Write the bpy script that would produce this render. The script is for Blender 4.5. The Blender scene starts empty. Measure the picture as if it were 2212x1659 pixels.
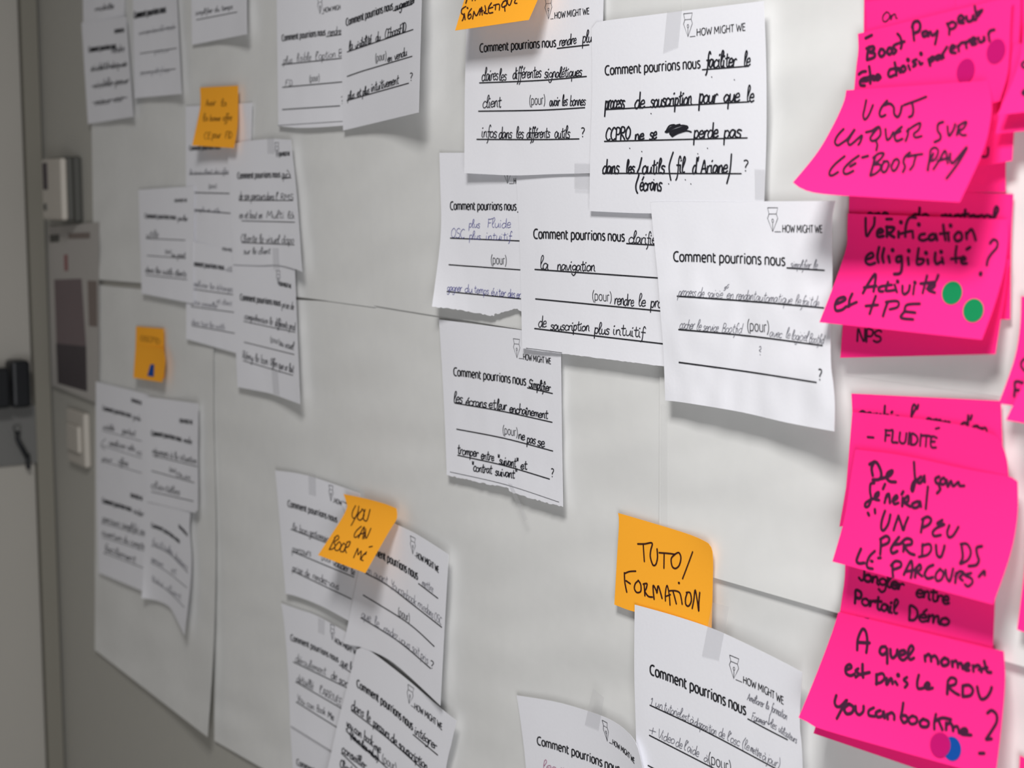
import bpy, math, random
from mathutils import Vector, Matrix, noise
C = bpy.context.scene.collection
random.seed(7)
# ------------------------------------------------------------------ camera
IW, IH, FPX = 2212, 1659, 3322.0
PITCH = math.radians(6.866); PSI = math.radians(55.54)
CAM = Vector((0.0, -0.74, 1.55))
cd = bpy.data.cameras.new('camera'); cam = bpy.data.objects.new('camera', cd); C.objects.link(cam)
cam.location = CAM; cam.rotation_euler = (math.pi/2-PITCH, 0, PSI)
cd.sensor_width = 36; cd.lens = FPX/IW*36; cd.clip_start = .02
cd.dof.use_dof = True; cd.dof.focus_distance = 1.19; cd.dof.aperture_fstop = cd.lens/1000/0.0076
bpy.context.scene.camera = cam
# ------------------------------------------------------------------ world, lights, exposure
sc = bpy.context.scene
sc.view_settings.view_transform = 'Standard'; sc.view_settings.look = 'None'
sc.view_settings.gamma = 1; sc.view_settings.exposure = 0.0
w = bpy.data.worlds.new('world'); sc.world = w; w.use_nodes = True
w.node_tree.nodes['Background'].inputs[0].default_value = (1, .96, .92, 1)
w.node_tree.nodes['Background'].inputs[1].default_value = .04
def area(name, loc, target, sx, sy, power, col):
    l = bpy.data.lights.new(name, 'AREA'); l.shape = 'RECTANGLE'; l.size = sx; l.size_y = sy
    l.energy = power; l.color = col
    o = bpy.data.objects.new(name, l); C.objects.link(o); o.location = loc
    o.rotation_euler = (Vector(target)-Vector(loc)).to_track_quat('-Z', 'Y').to_euler()
    return o
area('ceiling_panel_light', (-.18, -.90, 2.6), (-.18, -.89, 1.2), .5, .4, 37, (1, .985, .975))
area('fill_light', (.95, -1.25, .95), (.0, 0, 1.05), .9, 1.2, 30.5, (.96, .97, 1))  # soft fill added from the right to balance the wall, no actual window
# ------------------------------------------------------------------ projection helpers
cp, sp = math.cos(PITCH), math.sin(PITCH)
FWD = Vector((-math.sin(PSI)*cp, math.cos(PSI)*cp, -sp)); RGT = Vector((math.cos(PSI), math.sin(PSI), 0)); UPV = RGT.cross(FWD)
def at(px, py, lift=0.0):
    """the wall point seen at a pixel, `lift` metres in front of the wall plane y = 0"""
    d = FWD*FPX + RGT*(px-IW/2) + UPV*(IH/2-py)
    return CAM + d*((-lift-CAM.y)/d.y)
def at_x(px, py, X):
    d = FWD*FPX + RGT*(px-IW/2) + UPV*(IH/2-py)
    return CAM + d*((X-CAM.x)/d.x)
def undul(px, py):
    P = at(px, py)
    a = noise.noise(Vector((P.x*5+P.z*3, P.z*15-P.x*3, 0)))
    b = noise.noise(Vector((P.x*11, P.z*9, 4)))
    c = noise.noise(Vector((P.x*6+P.z*9, P.z*31-P.x*9, 9)))
    return max(0, .0014 + .0008*a + .0005*b + .0021*c)
# ------------------------------------------------------------------ materials
def mat(name, col, rough=.85, spec=.25, bump=0, var=.0, scale=300, alpha=1):
    m = bpy.data.materials.new(name); m.use_nodes = True
    nt = m.node_tree; b = nt.nodes['Principled BSDF']
    b.inputs['Base Color'].default_value = (*col, 1); b.inputs['Roughness'].default_value = rough
    b.inputs['Specular IOR Level'].default_value = spec; b.inputs['Alpha'].default_value = alpha
    if bump or var:
        tc = nt.nodes.new('ShaderNodeTexCoord'); n = nt.nodes.new('ShaderNodeTexNoise'); n.inputs['Scale'].default_value = scale
        n.inputs['Detail'].default_value = 3; nt.links.new(tc.outputs['Object'], n.inputs['Vector'])
        if var:
            r = nt.nodes.new('ShaderNodeMapRange'); r.inputs[3].default_value = 1-var; r.inputs[4].default_value = 1+var
            nt.links.new(n.outputs['Fac'], r.inputs[0])
            mx = nt.nodes.new('ShaderNodeMix'); mx.data_type = 'RGBA'; mx.blend_type = 'MULTIPLY'; mx.inputs[0].default_value = 1
            mx.inputs[6].default_value = (*col, 1); nt.links.new(r.outputs[0], mx.inputs[7]); nt.links.new(mx.outputs[2], b.inputs['Base Color'])
        if bump:
            bp = nt.nodes.new('ShaderNodeBump'); bp.inputs['Strength'].default_value = bump; bp.inputs['Distance'].default_value = .0005
            nt.links.new(n.outputs['Fac'], bp.inputs['Height']); nt.links.new(bp.outputs[0], b.inputs['Normal'])
    return m
M = dict(
    paper=mat('white_copy_paper', (.78, .78, .82), bump=.15, var=.015, scale=400),
    flip=mat('flipchart_paper', (.67, .67, .655), bump=.2, var=.03, scale=60),
    pink=mat('fluorescent_pink_paper', (1.0, .022, .235), rough=.8, spec=.15, var=.02, scale=500),
    orange=mat('orange_note_paper', (1.0, .43, .030), rough=.8, spec=.15, var=.02, scale=500),
    print=mat('printer_ink', (.018, .018, .022), spec=.2), thin=mat('thin_grey_print', (.09, .09, .10), spec=.1),
    black=mat('black_pen_ink', (.012, .012, .018), spec=.3), marker=mat('felt_marker_ink', (.045, .006, .030), spec=.3),
    dark=mat('orange_note_ink', (.035, .006, .004), spec=.3), blue=mat('blue_ballpoint_ink', (.09, .09, .30), spec=.2),
    grey=mat('pencil_grey_ink', (.16, .16, .19), spec=.2), red=mat('reddish_pen_ink', (.40, .14, .25), spec=.2),
    tape=mat('matt_sticky_tape', (.50, .50, .52), rough=.5, alpha=.20),
    clear=mat('clear_sticky_tape', (.75, .75, .75), rough=.4, alpha=.12),
    green=mat('green_sticker', (.0, .21, .07), rough=.7), magenta=mat('magenta_sticker', (.47, .0, .13), rough=.7),
    bluedot=mat('blue_sticker', (.0, .06, .30), rough=.7),
    wall=mat('painted_wall', (.40, .39, .355), rough=.7, bump=.1, var=.02, scale=40),
    door=mat('painted_door', (.34, .325, .295), rough=.55, var=.02, scale=8), frame=mat('door_frame_paint', (.20, .19, .16), rough=.6),
    floor=mat('floor_vinyl', (.25, .24, .22), rough=.5, var=.05, scale=5),
    plastic=mat('white_plastic', (.45, .42, .375), rough=.4), plasticside=mat('shade_and_mark_grey', (.075, .075, .068), rough=.5),  # plasticside: shade on the thermostat's sides put into its dark colour
    metal=mat('dark_handle_metal', (.012, .013, .015), rough=.35), steel=mat('lock_plate_metal', (.14, .14, .135), rough=.4),
    poster=mat('notice_picture_print', (.16, .125, .13), rough=.7, var=.12, scale=9), poster2=mat('notice_dark_print', (.19, .155, .14), rough=.7),
    posterdark=mat('notice_night_print', (.065, .055, .06), rough=.7, var=.1, scale=9),
    redprint=mat('notice_red_print', (.26, .12, .12), rough=.7),
    notice=mat('notice_paper', (.40, .38, .36), rough=.7),
)
# ------------------------------------------------------------------ object helpers
def link(name, verts, faces, m, parent=None, origin=None, smooth=True):
    me = bpy.data.meshes.new(name)
    o0 = origin or Vector((0, 0, 0))
    me.from_pydata([tuple(Vector(v)-o0) for v in verts], [], faces); me.materials.append(m)
    if smooth: me.polygons.foreach_set('use_smooth', [True]*len(me.polygons))
    me.update()
    o = bpy.data.objects.new(name, me); C.objects.link(o)
    if parent: o.parent = parent
    else: o.location = o0
    return o
def tag(o, label, cat, group=None):
    o['label'] = label; o['category'] = cat
    if group: o['group'] = group
    return o
def struct(o): o['kind'] = 'structure'; return o
def boxmesh(x0, x1, y0, y1, z0, z1):
    v = [(x, y, z) for x in (x0, x1) for y in (y0, y1) for z in (z0, z1)]
    return v, [(0, 1, 3, 2), (4, 6, 7, 5), (0, 4, 5, 1), (2, 3, 7, 6), (0, 2, 6, 4), (1, 5, 7, 3)]
def box(name, x0, x1, y0, y1, z0, z1, m, parent=None, bevel=0):
    v, f = boxmesh(x0, x1, y0, y1, z0, z1)
    org = Vector(((x0+x1)/2, (y0+y1)/2, z0)) if not parent else parent.location.copy()
    o = link(name, v, f, m, parent, org, smooth=False)
    if bevel:
        b = o.modifiers.new('bevel', 'BEVEL'); b.width = bevel; b.segments = 3
    return o
# ------------------------------------------------------------------ curves
def smooth_pts(pts, n=5):
    if len(pts) < 3: 
        return [tuple(pts[0][k]+(pts[-1][k]-pts[0][k])*t/n for k in (0, 1)) for t in range(n+1)] if len(pts) == 2 else pts
    out = []
    P = [pts[0]]+list(pts)+[pts[-1]]
    for i in range(1, len(P)-2):
        a, b, c, d = P[i-1:i+3]
        for s in range(n):
            t = s/n
            out.append(tuple(.5*(2*b[k]+(c[k]-a[k])*t+(2*a[k]-5*b[k]+4*c[k]-d[k])*t*t+(3*b[k]-a[k]-3*c[k]+d[k])*t**3) for k in (0, 1)))
    out.append(tuple(pts[-1])); return out
def along(poly, t):
    L = [0]
    for a, b in zip(poly, poly[1:]): L.append(L[-1]+math.dist(a, b))
    s = t*L[-1]
    for i in range(len(poly)-1):
        if s <= L[i+1] or i == len(poly)-2:
            q = (s-L[i])/max(1e-9, L[i+1]-L[i]); a, b = poly[i], poly[i+1]
            return (a[0]+(b[0]-a[0])*q, a[1]+(b[1]-a[1])*q)
class Ink:
    """flat strokes in photo pixels, later laid on a sheet"""
    def __init__(s): s.v = []; s.f = []
    def ribbon(s, pts, w, n=5, sm=True, caps=True):
        p = smooth_pts(pts, n) if sm else pts
        q = [p[0]]
        for a in p[1:]:
            if math.dist(a, q[-1]) > .25: q.append(a)
        if len(q) == 1: q.append((q[0][0]+.6, q[0][1]+.6))
        b = len(s.v); m = len(q)
        for i, a in enumerate(q):
            c, d = q[max(0, i-1)], q[min(m-1, i+1)]
            tx, ty = d[0]-c[0], d[1]-c[1]; l = math.hypot(tx, ty) or 1; nx, ny = -ty/l*w/2*.85, tx/l*w/2
            s.v += [(a[0]+nx, a[1]+ny), (a[0]-nx, a[1]-ny)]
        s.f += [(b+2*i, b+2*i+1, b+2*i+3, b+2*i+2) for i in range(m-1)]
        if w > 1.6 and caps:
            for e in (0, m-1):
                k = len(s.v); cx, cy = q[e]
                s.v += [(cx+w/2*.85*math.cos(t*math.pi/4), cy+w/2*math.sin(t*math.pi/4)) for t in range(8)]
                s.f.append(tuple(range(k, k+8)))
    def disc(s, cx, cy, rx, ry, tilt=0, n=28):
        k = len(s.v); ct, st = math.cos(tilt), math.sin(tilt); s.v.append((cx, cy))
        for r in (.5, 1):
            for i in range(n):
                x, y = rx*r*math.cos(2*math.pi*i/n), ry*r*math.sin(2*math.pi*i/n)
                s.v.append((cx+x*ct-y*st, cy+x*st+y*ct))
        for i in range(n):
            j = (i+1) % n
            s.f += [(k, k+1+i, k+1+j), (k+1+i, k+1+n+i, k+1+n+j, k+1+j)]
    def quad(s, q, nx=6, ny=6):
        k = len(s.v)
        for j in range(ny+1):
            for i in range(nx+1):
                u, v = i/nx, j/ny
                s.v.append(tuple((q[0][c]*(1-u)+q[1][c]*u)*(1-v)+(q[3][c]*(1-u)+q[2][c]*u)*v for c in (0, 1)))
        for j in range(ny):
            for i in range(nx):
                a = k+j*(nx+1)+i; s.f.append((a, a+nx+1, a+nx+2, a+1))
# single stroke handwriting: letter -> (advance, strokes); tenths of the x-height, y up from the baseline
G = {}
def g(ch, adv, s): G[ch] = (adv, [[tuple(float(c) for c in p.split(',')) for p in st.split()] for st in s.split(';')])
for ln in '''a 10 8,8 4,10 1,8 0,3 3,0 6,3 8,9 8,3 10,0
b 9 1,20 1,10 1,0 1,6 5,10 8,6 6,1 1,1
c 8.5 8,8 4,10 0,6 1,1 5,0 8,2
d 10 8,8 4,10 0,5 2,0 6,1 8,8 8,20 8,4 10,0
e 8.5 1,5 7,6 6,10 2,9 0,4 3,0 8,2
f 6 7,17 5,20 3,15 3,2 2,-6 0,-9;0,9 7,9
g 9.5 8,8 4,10 0,6 3,1 8,4 8,9 8,-4 4,-9 0,-6
h 9.5 1,20 1,10 1,0 2,7 5,10 8,7 8,0
i 4.5 1,9 1,2 3,0;1,14 2,15
j 5 3,9 3,-5 0,-9;3,14 4,15
k 8.5 1,20 1,10 1,0;8,10 2,5 8,0
l 5.5 1,6 5,16 3,20 1,15 1,3 3,0 5,1
m 13.5 1,9 1,0 2,7 5,10 6,7 6,0 7,7 10,10 11,7 11,2 13,0
n 9.5 1,9 1,0 2,7 5,10 7,7 7,2 9,0
o 9 5,10 1,8 0,3 3,0 7,2 8,7 5,10
p 9 1,10 1,0 1,-9 1,6 5,10 8,6 5,0 1,2
q 9.5 8,8 4,10 0,5 3,0 8,5 8,9 8,-9
r 7.5 1,9 1,0 2,7 5,10 7,9
s 8 7,9 3,10 1,7 6,4 5,0 0,1
t 7.5 3,17 3,3 5,0 7,1;0,11 7,12
u 10 1,9 1,2 4,0 7,3 8,9 8,2 10,0
v 8.5 0,9 4,0 8,10
w 12.5 0,9 3,0 6,8 9,0 12,10
x 8.5 0,9 8,0;8,10 0,0
y 9 1,9 2,2 5,1 8,9;8,9 6,-4 2,-9 0,-6
z 8.5 0,9 7,9 0,0 8,0
A 11 0,0 2.5,9 5,18 7.5,9 10,0;2,6 9,7
B 10 1,0 1,9 1,18 7,17 7,11 1,9 9,7 8,1 1,0
C 10 9,16 5,18 1,12 1,5 5,0 9,2
D 10.5 1,0 1,9 1,18 7,15 9,8 6,1 1,0
E 9 8,16 3,18 1,13 1,4 3,0 8,1;1,9 6,10
F 8.5 1,0 1,16;0,17 5,17 9,19;1,9 6,10
G 10.5 9,16 5,18 1,12 1,5 5,0 9,3 9,8 5,8
H 10.5 1,18 1,0;9,18 9,0;1,9 9,9
I 4 2,18 2,0
J 7 6,18 6,3 3,0 0,3
K 10 1,18 1,0;9,18 2,9 9,0
L 9 1,18 1,9 1,0 5,0 8,0
M 13.5 0,0 2,18 6,6 10,18 12,0
N 10.5 1,0 1,18 5,8 9,0 9,18
O 10.5 5,18 1,13 1,4 5,0 9,5 9,13 5,18
P 9.5 1,0 1,9 1,18 7,17 8,12 6,8 1,8
Q 10.5 5,18 1,13 1,4 5,0 9,5 9,13 5,18;6,4 9,-5
R 10 1,0 1,9 1,18 7,17 7,11 1,9 5,5 9,0
S 9 8,16 5,18 1,15 2,10 7,8 8,3 4,0 0,2
T 10 0,17 5,18 10,18;5,18 5,0
U 10.5 1,18 1,5 4,0 8,3 9,18
V 10 0,18 5,0 10,18
W 14.5 0,18 4,0 7,12 10,0 14,18
Y 9 0,18 2,10 5,9 8,16;9,18 6,8 1,-5
Z 9 0,18 8,18 0,0 9,0
+ 9 0,8 8,8;4,14 4,2
( 5 4,22 0,12 0,4 4,-5
) 5 0,22 4,12 4,4 0,-5
? 8 0,14 3,18 7,15 4,8 3,4;3,-1 3.5,-1.5
- 7 0,7 6,8
/ 8 7,22 0,-6
" 7 1,21 2,15;5,21 5,15
' 4 2,20 1,15
. 3 0,0 1,1
, 3 1,1 0,-3
1 5 0,12 3,16 3,0
! 4 1,18 1,6;1,0 1.4,.4'''.split('\n'):
    ch, adv, s = ln.split(' ', 2); g(ch, float(adv), s)
g('{', 5, '4,20 1,8 2,6 -1,4 1,2 -1,-12')
ACC = {'é': ('e', '4,13 7,17'), 'è': ('e', '6,13 3,17'), 'ê': ('e', '1,13 4,16 8,13'), 'à': ('a', '6,13 3,17'), 'î': ('i', '-1,13 1,16 3,13'),
       'É': ('E', '2,21 6,23'), 'ç': ('c', '4,0 5,-3 3,-5'), 'ù': ('u', '6,13 3,17'), 'ï': ('i', '0,14 0,15')}
for k, (b, s) in ACC.items(): G[k] = (G[b][0], G[b][1]+[[tuple(float(c) for c in p.split(',')) for p in s.split()]])
def write(ink, text, x0, y0, x1, y1, xh, w=2.6, sl=.12, jit=.5, xh1=None):
    """one word or line on the baseline (x0,y0)-(x1,y1); xh is the x-height in pixels (capitals are 1.8 of it)"""
    w *= .72 if x0 < 700 and w < 3.3 else 1; tot = sum(7.5 if c == ' ' else G[c][0] for c in text)-1.5; x = 0; R = random
    xh1 = xh1 or xh
    for c in text:
        if c == ' ': x += 7.5; continue
        adv, st = G[c]; dy = R.uniform(-jit, jit); ks = R.uniform(.94, 1.07)
        for s in st:
            pts = []
            for (a, b) in s:
                b = (b+dy+R.uniform(-.35, .35)*jit)*ks; a = a+R.uniform(-.3, .3)*jit
                t = (x+a)/tot; h = (xh+(xh1-xh)*t)/10
                px = x0+(x1-x0)*t + b*h*sl*.65; py = y0+(y1-y0)*t - b*h
                pts.append((px, py))
            ink.ribbon(pts, w*R.uniform(.9, 1.1)*(.74 if w < 3.3 else .86 if w < 4.5 else 1), 4)
        x += adv
# printed type: a humanist sans drawn from strokes, cap height 10; '!' marks straight-cornered strokes
T = {}
for ln in """C 9|8.3,9.3 6.5,10 3.5,9.6 1.3,7.5 .9,5 1.3,2.5 3.5,.4 6.5,0 8.3,.6
o 8.4|4.2,7.3 1.8,6.4 .95,3.7 1.8,1 4.2,.1 6.6,1 7.45,3.7 6.6,6.4 4.2,7.3
m 12.6|!1.1,0 1.1,7.2;1.1,6.6 3.5,7.3 5.4,6.4 5.9,4.5 5.9,2 5.9,0;5.8,6.2 8.2,7.3 10.4,6.5 11.1,4.5 11.1,2 11.1,0
e 8.2|!1.1,3.7 7.1,3.7;7.1,3.7 6.6,6 4.2,7.3 1.8,6.4 .95,3.7 1.8,1 4.3,.1 6.8,.6
n 8.3|!1.1,0 1.1,7.2;1.1,6.6 3.8,7.3 6.2,6.6 6.9,4.5 6.9,2 6.9,0
t 5.8|1.5,9.3 1.5,6 1.5,2.2 2.2,.5 3.8,.1 5.1,.5;!1.5,7 5,7
p 8.5|!1.1,-2.8 1.1,7;1.1,6.8 3.6,7.3 6.4,6.3 7.4,3.6 6.4,.9 3.6,.1 1.1,.5
u 8.3|1.1,7.2 1.1,5 1.1,2.6 2,.7 4.2,.1 6.9,.6;!6.9,7.2 6.9,.1
r 5.6|!1.1,0 1.1,7;1.1,6.6 2.6,7.2 5,7.1
i 3.5|!1.7,0 1.7,7.2;!1.7,9.1 1.7,10.1
s 6.6|5.7,6.8 3.6,7.3 1.5,6.7 1.4,5 3.4,3.9 5.4,2.8 5.6,1.1 3.4,.1 .9,.6
H 10|!1.2,0 1.2,10;!8.4,0 8.4,10;!1.2,5.2 8.4,5.2
O 11|5.4,10 2.2,8.8 .9,5 2.2,1.2 5.4,0 8.6,1.2 9.9,5 8.6,8.8 5.4,10
W 13|!.3,10 3.3,0;!3.3,0 6.4,8;!6.4,8 9.5,0;!9.5,0 12.5,10
M 12.3|!1,0 1.8,10;!1.8,10 6.1,2.6;!6.1,2.6 10.4,10;!10.4,10 11.2,0
I 4|!1.9,0 1.9,10
G 9.6|8.4,9.3 6.5,10 3.5,9.6 1.3,7.5 .9,5 1.3,2.5 3.6,.3 6.5,0 8.4,.5;!8.4,.3 8.4,4.9
T 8|!.2,9.7 7.6,9.7;!3.9,9.7 3.9,0
E 8|!1.2,0 1.2,10;!1.2,9.6 7,9.6;!1.2,5.2 6.4,5.2;!1.2,.4 7.2,.4
( 4.5|3.9,11.5 1.8,8 1.3,4.5 1.8,1 3.9,-2.5
) 4.5|.6,11.5 2.7,8 3.2,4.5 2.7,1 .6,-2.5
? 6|.6,9.2 2.5,10 4.6,9.4 5,7.6 3.6,5.6 2.6,4.2 2.5,3;!2.5,-.1 2.5,1.1""".split('\n'):
    hd, st = ln.split('|'); ch, adv = hd.split(' ')
    T[ch] = (float(adv), [(s[0] == '!', [tuple(float(c) for c in p.split(',')) for p in s.lstrip('!').split()]) for s in st.split(';')])
def typeset(ink, text, base, cap0, cap1=None, bold=1):
    """base: 2 or 3 pixel points along the baseline; cap height in pixels at each end"""
    cap1 = cap1 or cap0; SP = 4.3; tot = sum(SP if c == ' ' else T[c][0]+.45 for c in text)-2.0; x = -.8
    pl = smooth_pts(base, 10) if len(base) > 2 else base
    for c in text:
        if c == ' ': x += SP; continue
        for straight, st in T[c][1]:
            pts = []
            for a, b in st:
                t = min(1.05, max(-.05, (x+a)/tot)); p = along(pl, min(1, max(0, t))); cap = cap0+(cap1-cap0)*t
                pts.append((p[0]+(t-min(1, max(0, t)))*(pl[-1][0]-pl[0][0]), p[1]-b*cap/10))
            ink.ribbon(pts, (cap0+cap1)/2*{0: .085, 1: .158, 2: .128}[int(bold)], 3, sm=not straight, caps=False)
        x += T[c][0]+.45
def trace(n, ox, oy, k, s, w, ink='marker'):
    """strokes followed from the photo: crop origin, crop scale, 'x,y x,y;...' """
    i = Ink(); R = random
    for st in s.replace('\n', ';').split(';'):
        p = [tuple(float(c) for c in q.split(',')) for q in st.split()]
        if p: i.ribbon([(ox+a/k, oy+b/k) for a, b in p], w*(1.5 if len(p) == 1 else R.uniform(.92, 1.08)), 6)
    n.add('handwriting', i, M[ink], .00035)
# ------------------------------------------------------------------ sheets
SHEETS = []
class Sheet:
    def __init__(s, name, label, cat, m, quad, base, lift=None, group=None, top=None, right=None, bottom=None, left=None, n=22, torn=0, wob=0, follow=False):
        s.q = quad; s.base = base/1000+(0 if follow else .0013); s.lf = lift or {}; s.follow = follow; s.wob = wob; s.name = name
        TL, TR, BR, BL = quad
        E = [smooth_pts(e, 6) if e and len(e) > 2 else e2 for e, e2 in ((top, [TL, TR]), (right, [TR, BR]), (bottom, [BL, BR]), (left, [TL, BL]))]
        R = random.Random(hash(label) % 9999 if False else sum(map(ord, label)))
        nx = ny = n
        if torn: nx = 60
        et = [along(E[0], i/nx) for i in range(nx+1)]; eb = [along(E[2], i/nx) for i in range(nx+1)]
        er = [along(E[1], j/ny) for j in range(ny+1)]; el = [along(E[3], j/ny) for j in range(ny+1)]
        if torn: eb = [eb[0]]+[(p[0]+R.uniform(-.3, .3)*torn, p[1]+R.uniform(-1, 1)*torn) for p in eb[1:-1]]+[eb[-1]]
        s.outline = et+er[1:]+eb[::-1][1:]+el[::-1][1:-1]
        TLc, TRc, BLc, BRc = et[0], et[-1], eb[0], eb[-1]
        pv = []
        for j in range(ny+1):
            for i in range(nx+1):
                u, v = i/nx, j/ny
                pv.append(tuple((1-v)*et[i][c]+v*eb[i][c]+(1-u)*el[j][c]+u*er[j][c]-((1-u)*(1-v)*TLc[c]+u*(1-v)*TRc[c]+(1-u)*v*BLc[c]+u*v*BRc[c]) for c in (0, 1)))
        f = [(j*(nx+1)+i, (j+1)*(nx+1)+i, (j+1)*(nx+1)+i+1, j*(nx+1)+i+1) for j in range(ny) for i in range(nx)]
        cx = sum(p[0] for p in quad)/4; cy = sum(p[1] for p in quad)/4
        s.org = at(cx, cy); s.kids = {}
        s.ob = link(name, [s.P(*p) for p in pv], f, m, None, s.org)
        sol = s.ob.modifiers.new('thickness', 'SOLIDIFY'); sol.thickness = .00015; sol.offset = -1
        es = s.ob.modifiers.new('crisp_rim', 'EDGE_SPLIT'); es.split_angle = math.radians(50)
        tag(s.ob, label, cat, group); SHEETS.append(s)
    def uv(s, px, py):
        (ax, ay), (bx, by), (cx, cy), (dx, dy) = s.q; u = v = .5
        for _ in range(7):
            ex = (ax*(1-u)+bx*u)*(1-v)+(dx*(1-u)+cx*u)*v-px; ey = (ay*(1-u)+by*u)*(1-v)+(dy*(1-u)+cy*u)*v-py
            xu = (bx-ax)*(1-v)+(cx-dx)*v; yu = (by-ay)*(1-v)+(cy-dy)*v
            xv = (dx-ax)*(1-u)+(cx-bx)*u; yv = (dy-ay)*(1-u)+(cy-by)*u
            D = xu*yv-xv*yu or 1e-9
            u -= (ex*yv-ey*xv)/D; v -= (ey*xu-ex*yu)/D
            u = min(1.6, max(-.6, u)); v = min(1.6, max(-.6, v))
        return u, v
    def px(s, u, v):
        (ax, ay), (bx, by), (cx, cy), (dx, dy) = s.q
        return ((ax*(1-u)+bx*u)*(1-v)+(dx*(1-u)+cx*u)*v, (ay*(1-u)+by*u)*(1-v)+(dy*(1-u)+cy*u)*v)
    def h(s, px, py):
        u, v = s.uv(px, py); u = min(1.12, max(-.12, u)); v = min(1.12, max(-.12, v))
        c = lambda t: max(0.0, t)
        h = s.base + (undul(px, py) if s.follow else 0)
        for k, (a, p) in s.lf.items():
            b = {'B': c(v), 'T': c(1-v), 'R': c(u), 'L': c(1-u), 'BR': c(u*v), 'BL': c((1-u)*v), 'TR': c(u*(1-v)), 'TL': c((1-u)*(1-v)),
                 'MV': c(math.sin(math.pi*u)), 'MH': c(math.sin(math.pi*v)), 'M': c(math.sin(math.pi*u)*math.sin(math.pi*v))}[k]
            h += a/1000*b**p
        if s.wob: 
            P = at(px, py); h += s.wob/1000*(1+noise.noise(Vector((P.x*22, P.z*22, s.base*999)))+.5*noise.noise(Vector((P.x*55, P.z*45, 7))))*min(1, max(0, v*2.2))
        return h
    def P(s, px, py, eps=0.0): return at(px, py, s.h(px, py)+eps)
    def add(s, name, ink, m, eps=.0003, label=None):
        o = link(name, [s.P(x, y, eps) for x, y in ink.v], ink.f, m, s.ob, s.org, smooth=False)
        if label: o['label'] = label
        return o
    # --- printed form pieces, in pixels
    def head(s, base, c0, c1=None, text='Comment pourrions nous'):
        i = Ink(); typeset(i, text, base, c0, c1); s.add('printed_heading', i, M['print'])
    def caption(s, base, c0, c1=None):
        i = Ink(); typeset(i, 'HOW MIGHT WE', base, c0, c1, bold=2); s.add('printed_caption', i, M['print'])
    def small(s, text, base, c0, c1=None, name='printed_word', bold=False):
        i = Ink(); typeset(i, text, base, c0, c1, bold=2 if bold else 0); s.add(name, i, M['print'])
    def nib(s, tx, ty, hh, ww, slope, ux=None, w=1.5, lean=0):
        i = Ink(); L = lambda a, b: (tx+a*ww+lean*b, ty-b*hh+a*ww*slope)
        for pl in ([(-.5, 1), (.5, 1), (.36, .74), (-.36, .74), (-.5, 1)], [(-.36, .74), (-.5, .56), (0, 0), (.5, .56), (.36, .74)], [(0, .38), (0, .03)]):
            i.ribbon([L(*p) for p in pl], w, 4, sm=len(pl) == 2)
        i.ribbon([L(.09*math.cos(t*.7), .46+.07*math.sin(t*.7)) for t in range(10)], w*.9, 3)
        i.ribbon([(tx+4, ty+4*slope), (tx+(ux or ww*.9), ty+(ux or ww*.9)*slope)], w, 3)
        s.add('nib_icon', i, M['thin'])
    def rules(s, lines, w=2.6, m='print', name='writing_rules'):
        i = Ink()
        for l in lines: i.ribbon(l, w, 12 if len(l) == 2 else 8)
        s.add(name, i, M[m])
    def hand(s, words, ink='black', w=2.6, sl=.12, jit=.5, extra=(), name='handwriting', eps=.00035):
        i = Ink(); last = None                                     # one part per written line
        for a in words:
            if last is not None and (a[1] < last-8 or a[1] > end+1.9*a[5]): s.add(name, i, M[ink], eps); i = Ink()
            last, end = a[1], a[3]; write(i, a[0], *a[1:6], w=a[6] if len(a) > 6 else w, sl=sl, jit=jit)
        s.add(name, i, M[ink], eps)
        for e in extra:
            i = Ink(); i.ribbon(e[0], e[1]); s.add('pen_mark', i, M[ink], eps)
    def tape(s, q, eps=.0006, m='tape'):
        i = Ink(); i.quad(q); s.add('tape_strip', i, M[m], eps)
    def form(s, words=(), head=(.12, .73, .30), rows=(.475, .64, .80), hcap=.055, cap=True, w=1.7, ink='black', pour=None, xh=.03):
        """the printed form laid out in the sheet's own proportions (u across, v down) for sheets far from focus"""
        hgt = math.dist(s.q[0], s.q[3])
        s.head([s.px(head[0], head[2]), s.px(head[1], head[2])], hgt*hcap)
        if cap: s.caption([s.px(.72, .15), s.px(.94, .15)], hgt*.04)
        s.rules([[s.px(.13, r), s.px(.95 if r < .78 else .9, r)] for r in rows], w=1.6)
        if pour: s.small('(pour)', [s.px(pour, rows[1]-.03), s.px(pour+.12, rows[1]-.03)], hgt*.05)
        if words:
            for t, u0, u1, v in words:
                i = Ink(); write(i, t, *s.px(u0, v), *s.px(u1, v), hgt*xh, w=w); s.add('handwriting', i, M[ink], .00035)
# ------------------------------------------------------------------ the room
XC = at(103, 830).x                       # the corner where the door wall meets the note wall
struct(link('wall_back', [(XC, 0, 0), (2.2, 0, 0), (2.2, 0, 2.75), (XC, 0, 2.75), (XC, .1, 0), (2.2, .1, 0), (2.2, .1, 2.75), (XC, .1, 2.75)],
     [(0, 1, 2, 3), (5, 4, 7, 6), (4, 0, 3, 7), (1, 5, 6, 2), (3, 2, 6, 7), (4, 5, 1, 0)], M['wall'], smooth=False))
struct(box('wall_left', XC-.12, XC-.002, -2.2, .1, 0, 2.75, M['wall']))
struct(box('floor', XC-.12, 2.2, -2.6, .1, -.06, 0, M['floor']))
# door in the left wall, close to the corner
yd0 = at_x(72, 500, XC).y
dr = box('door_1', XC-.001, XC+.018, -.98, -.030, .005, 2.06, M['door']); struct(dr)
ft = box('trim_1', XC-.001, XC+.026, -.028, -.004, 0, 2.12, M['frame']); struct(ft)
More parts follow.
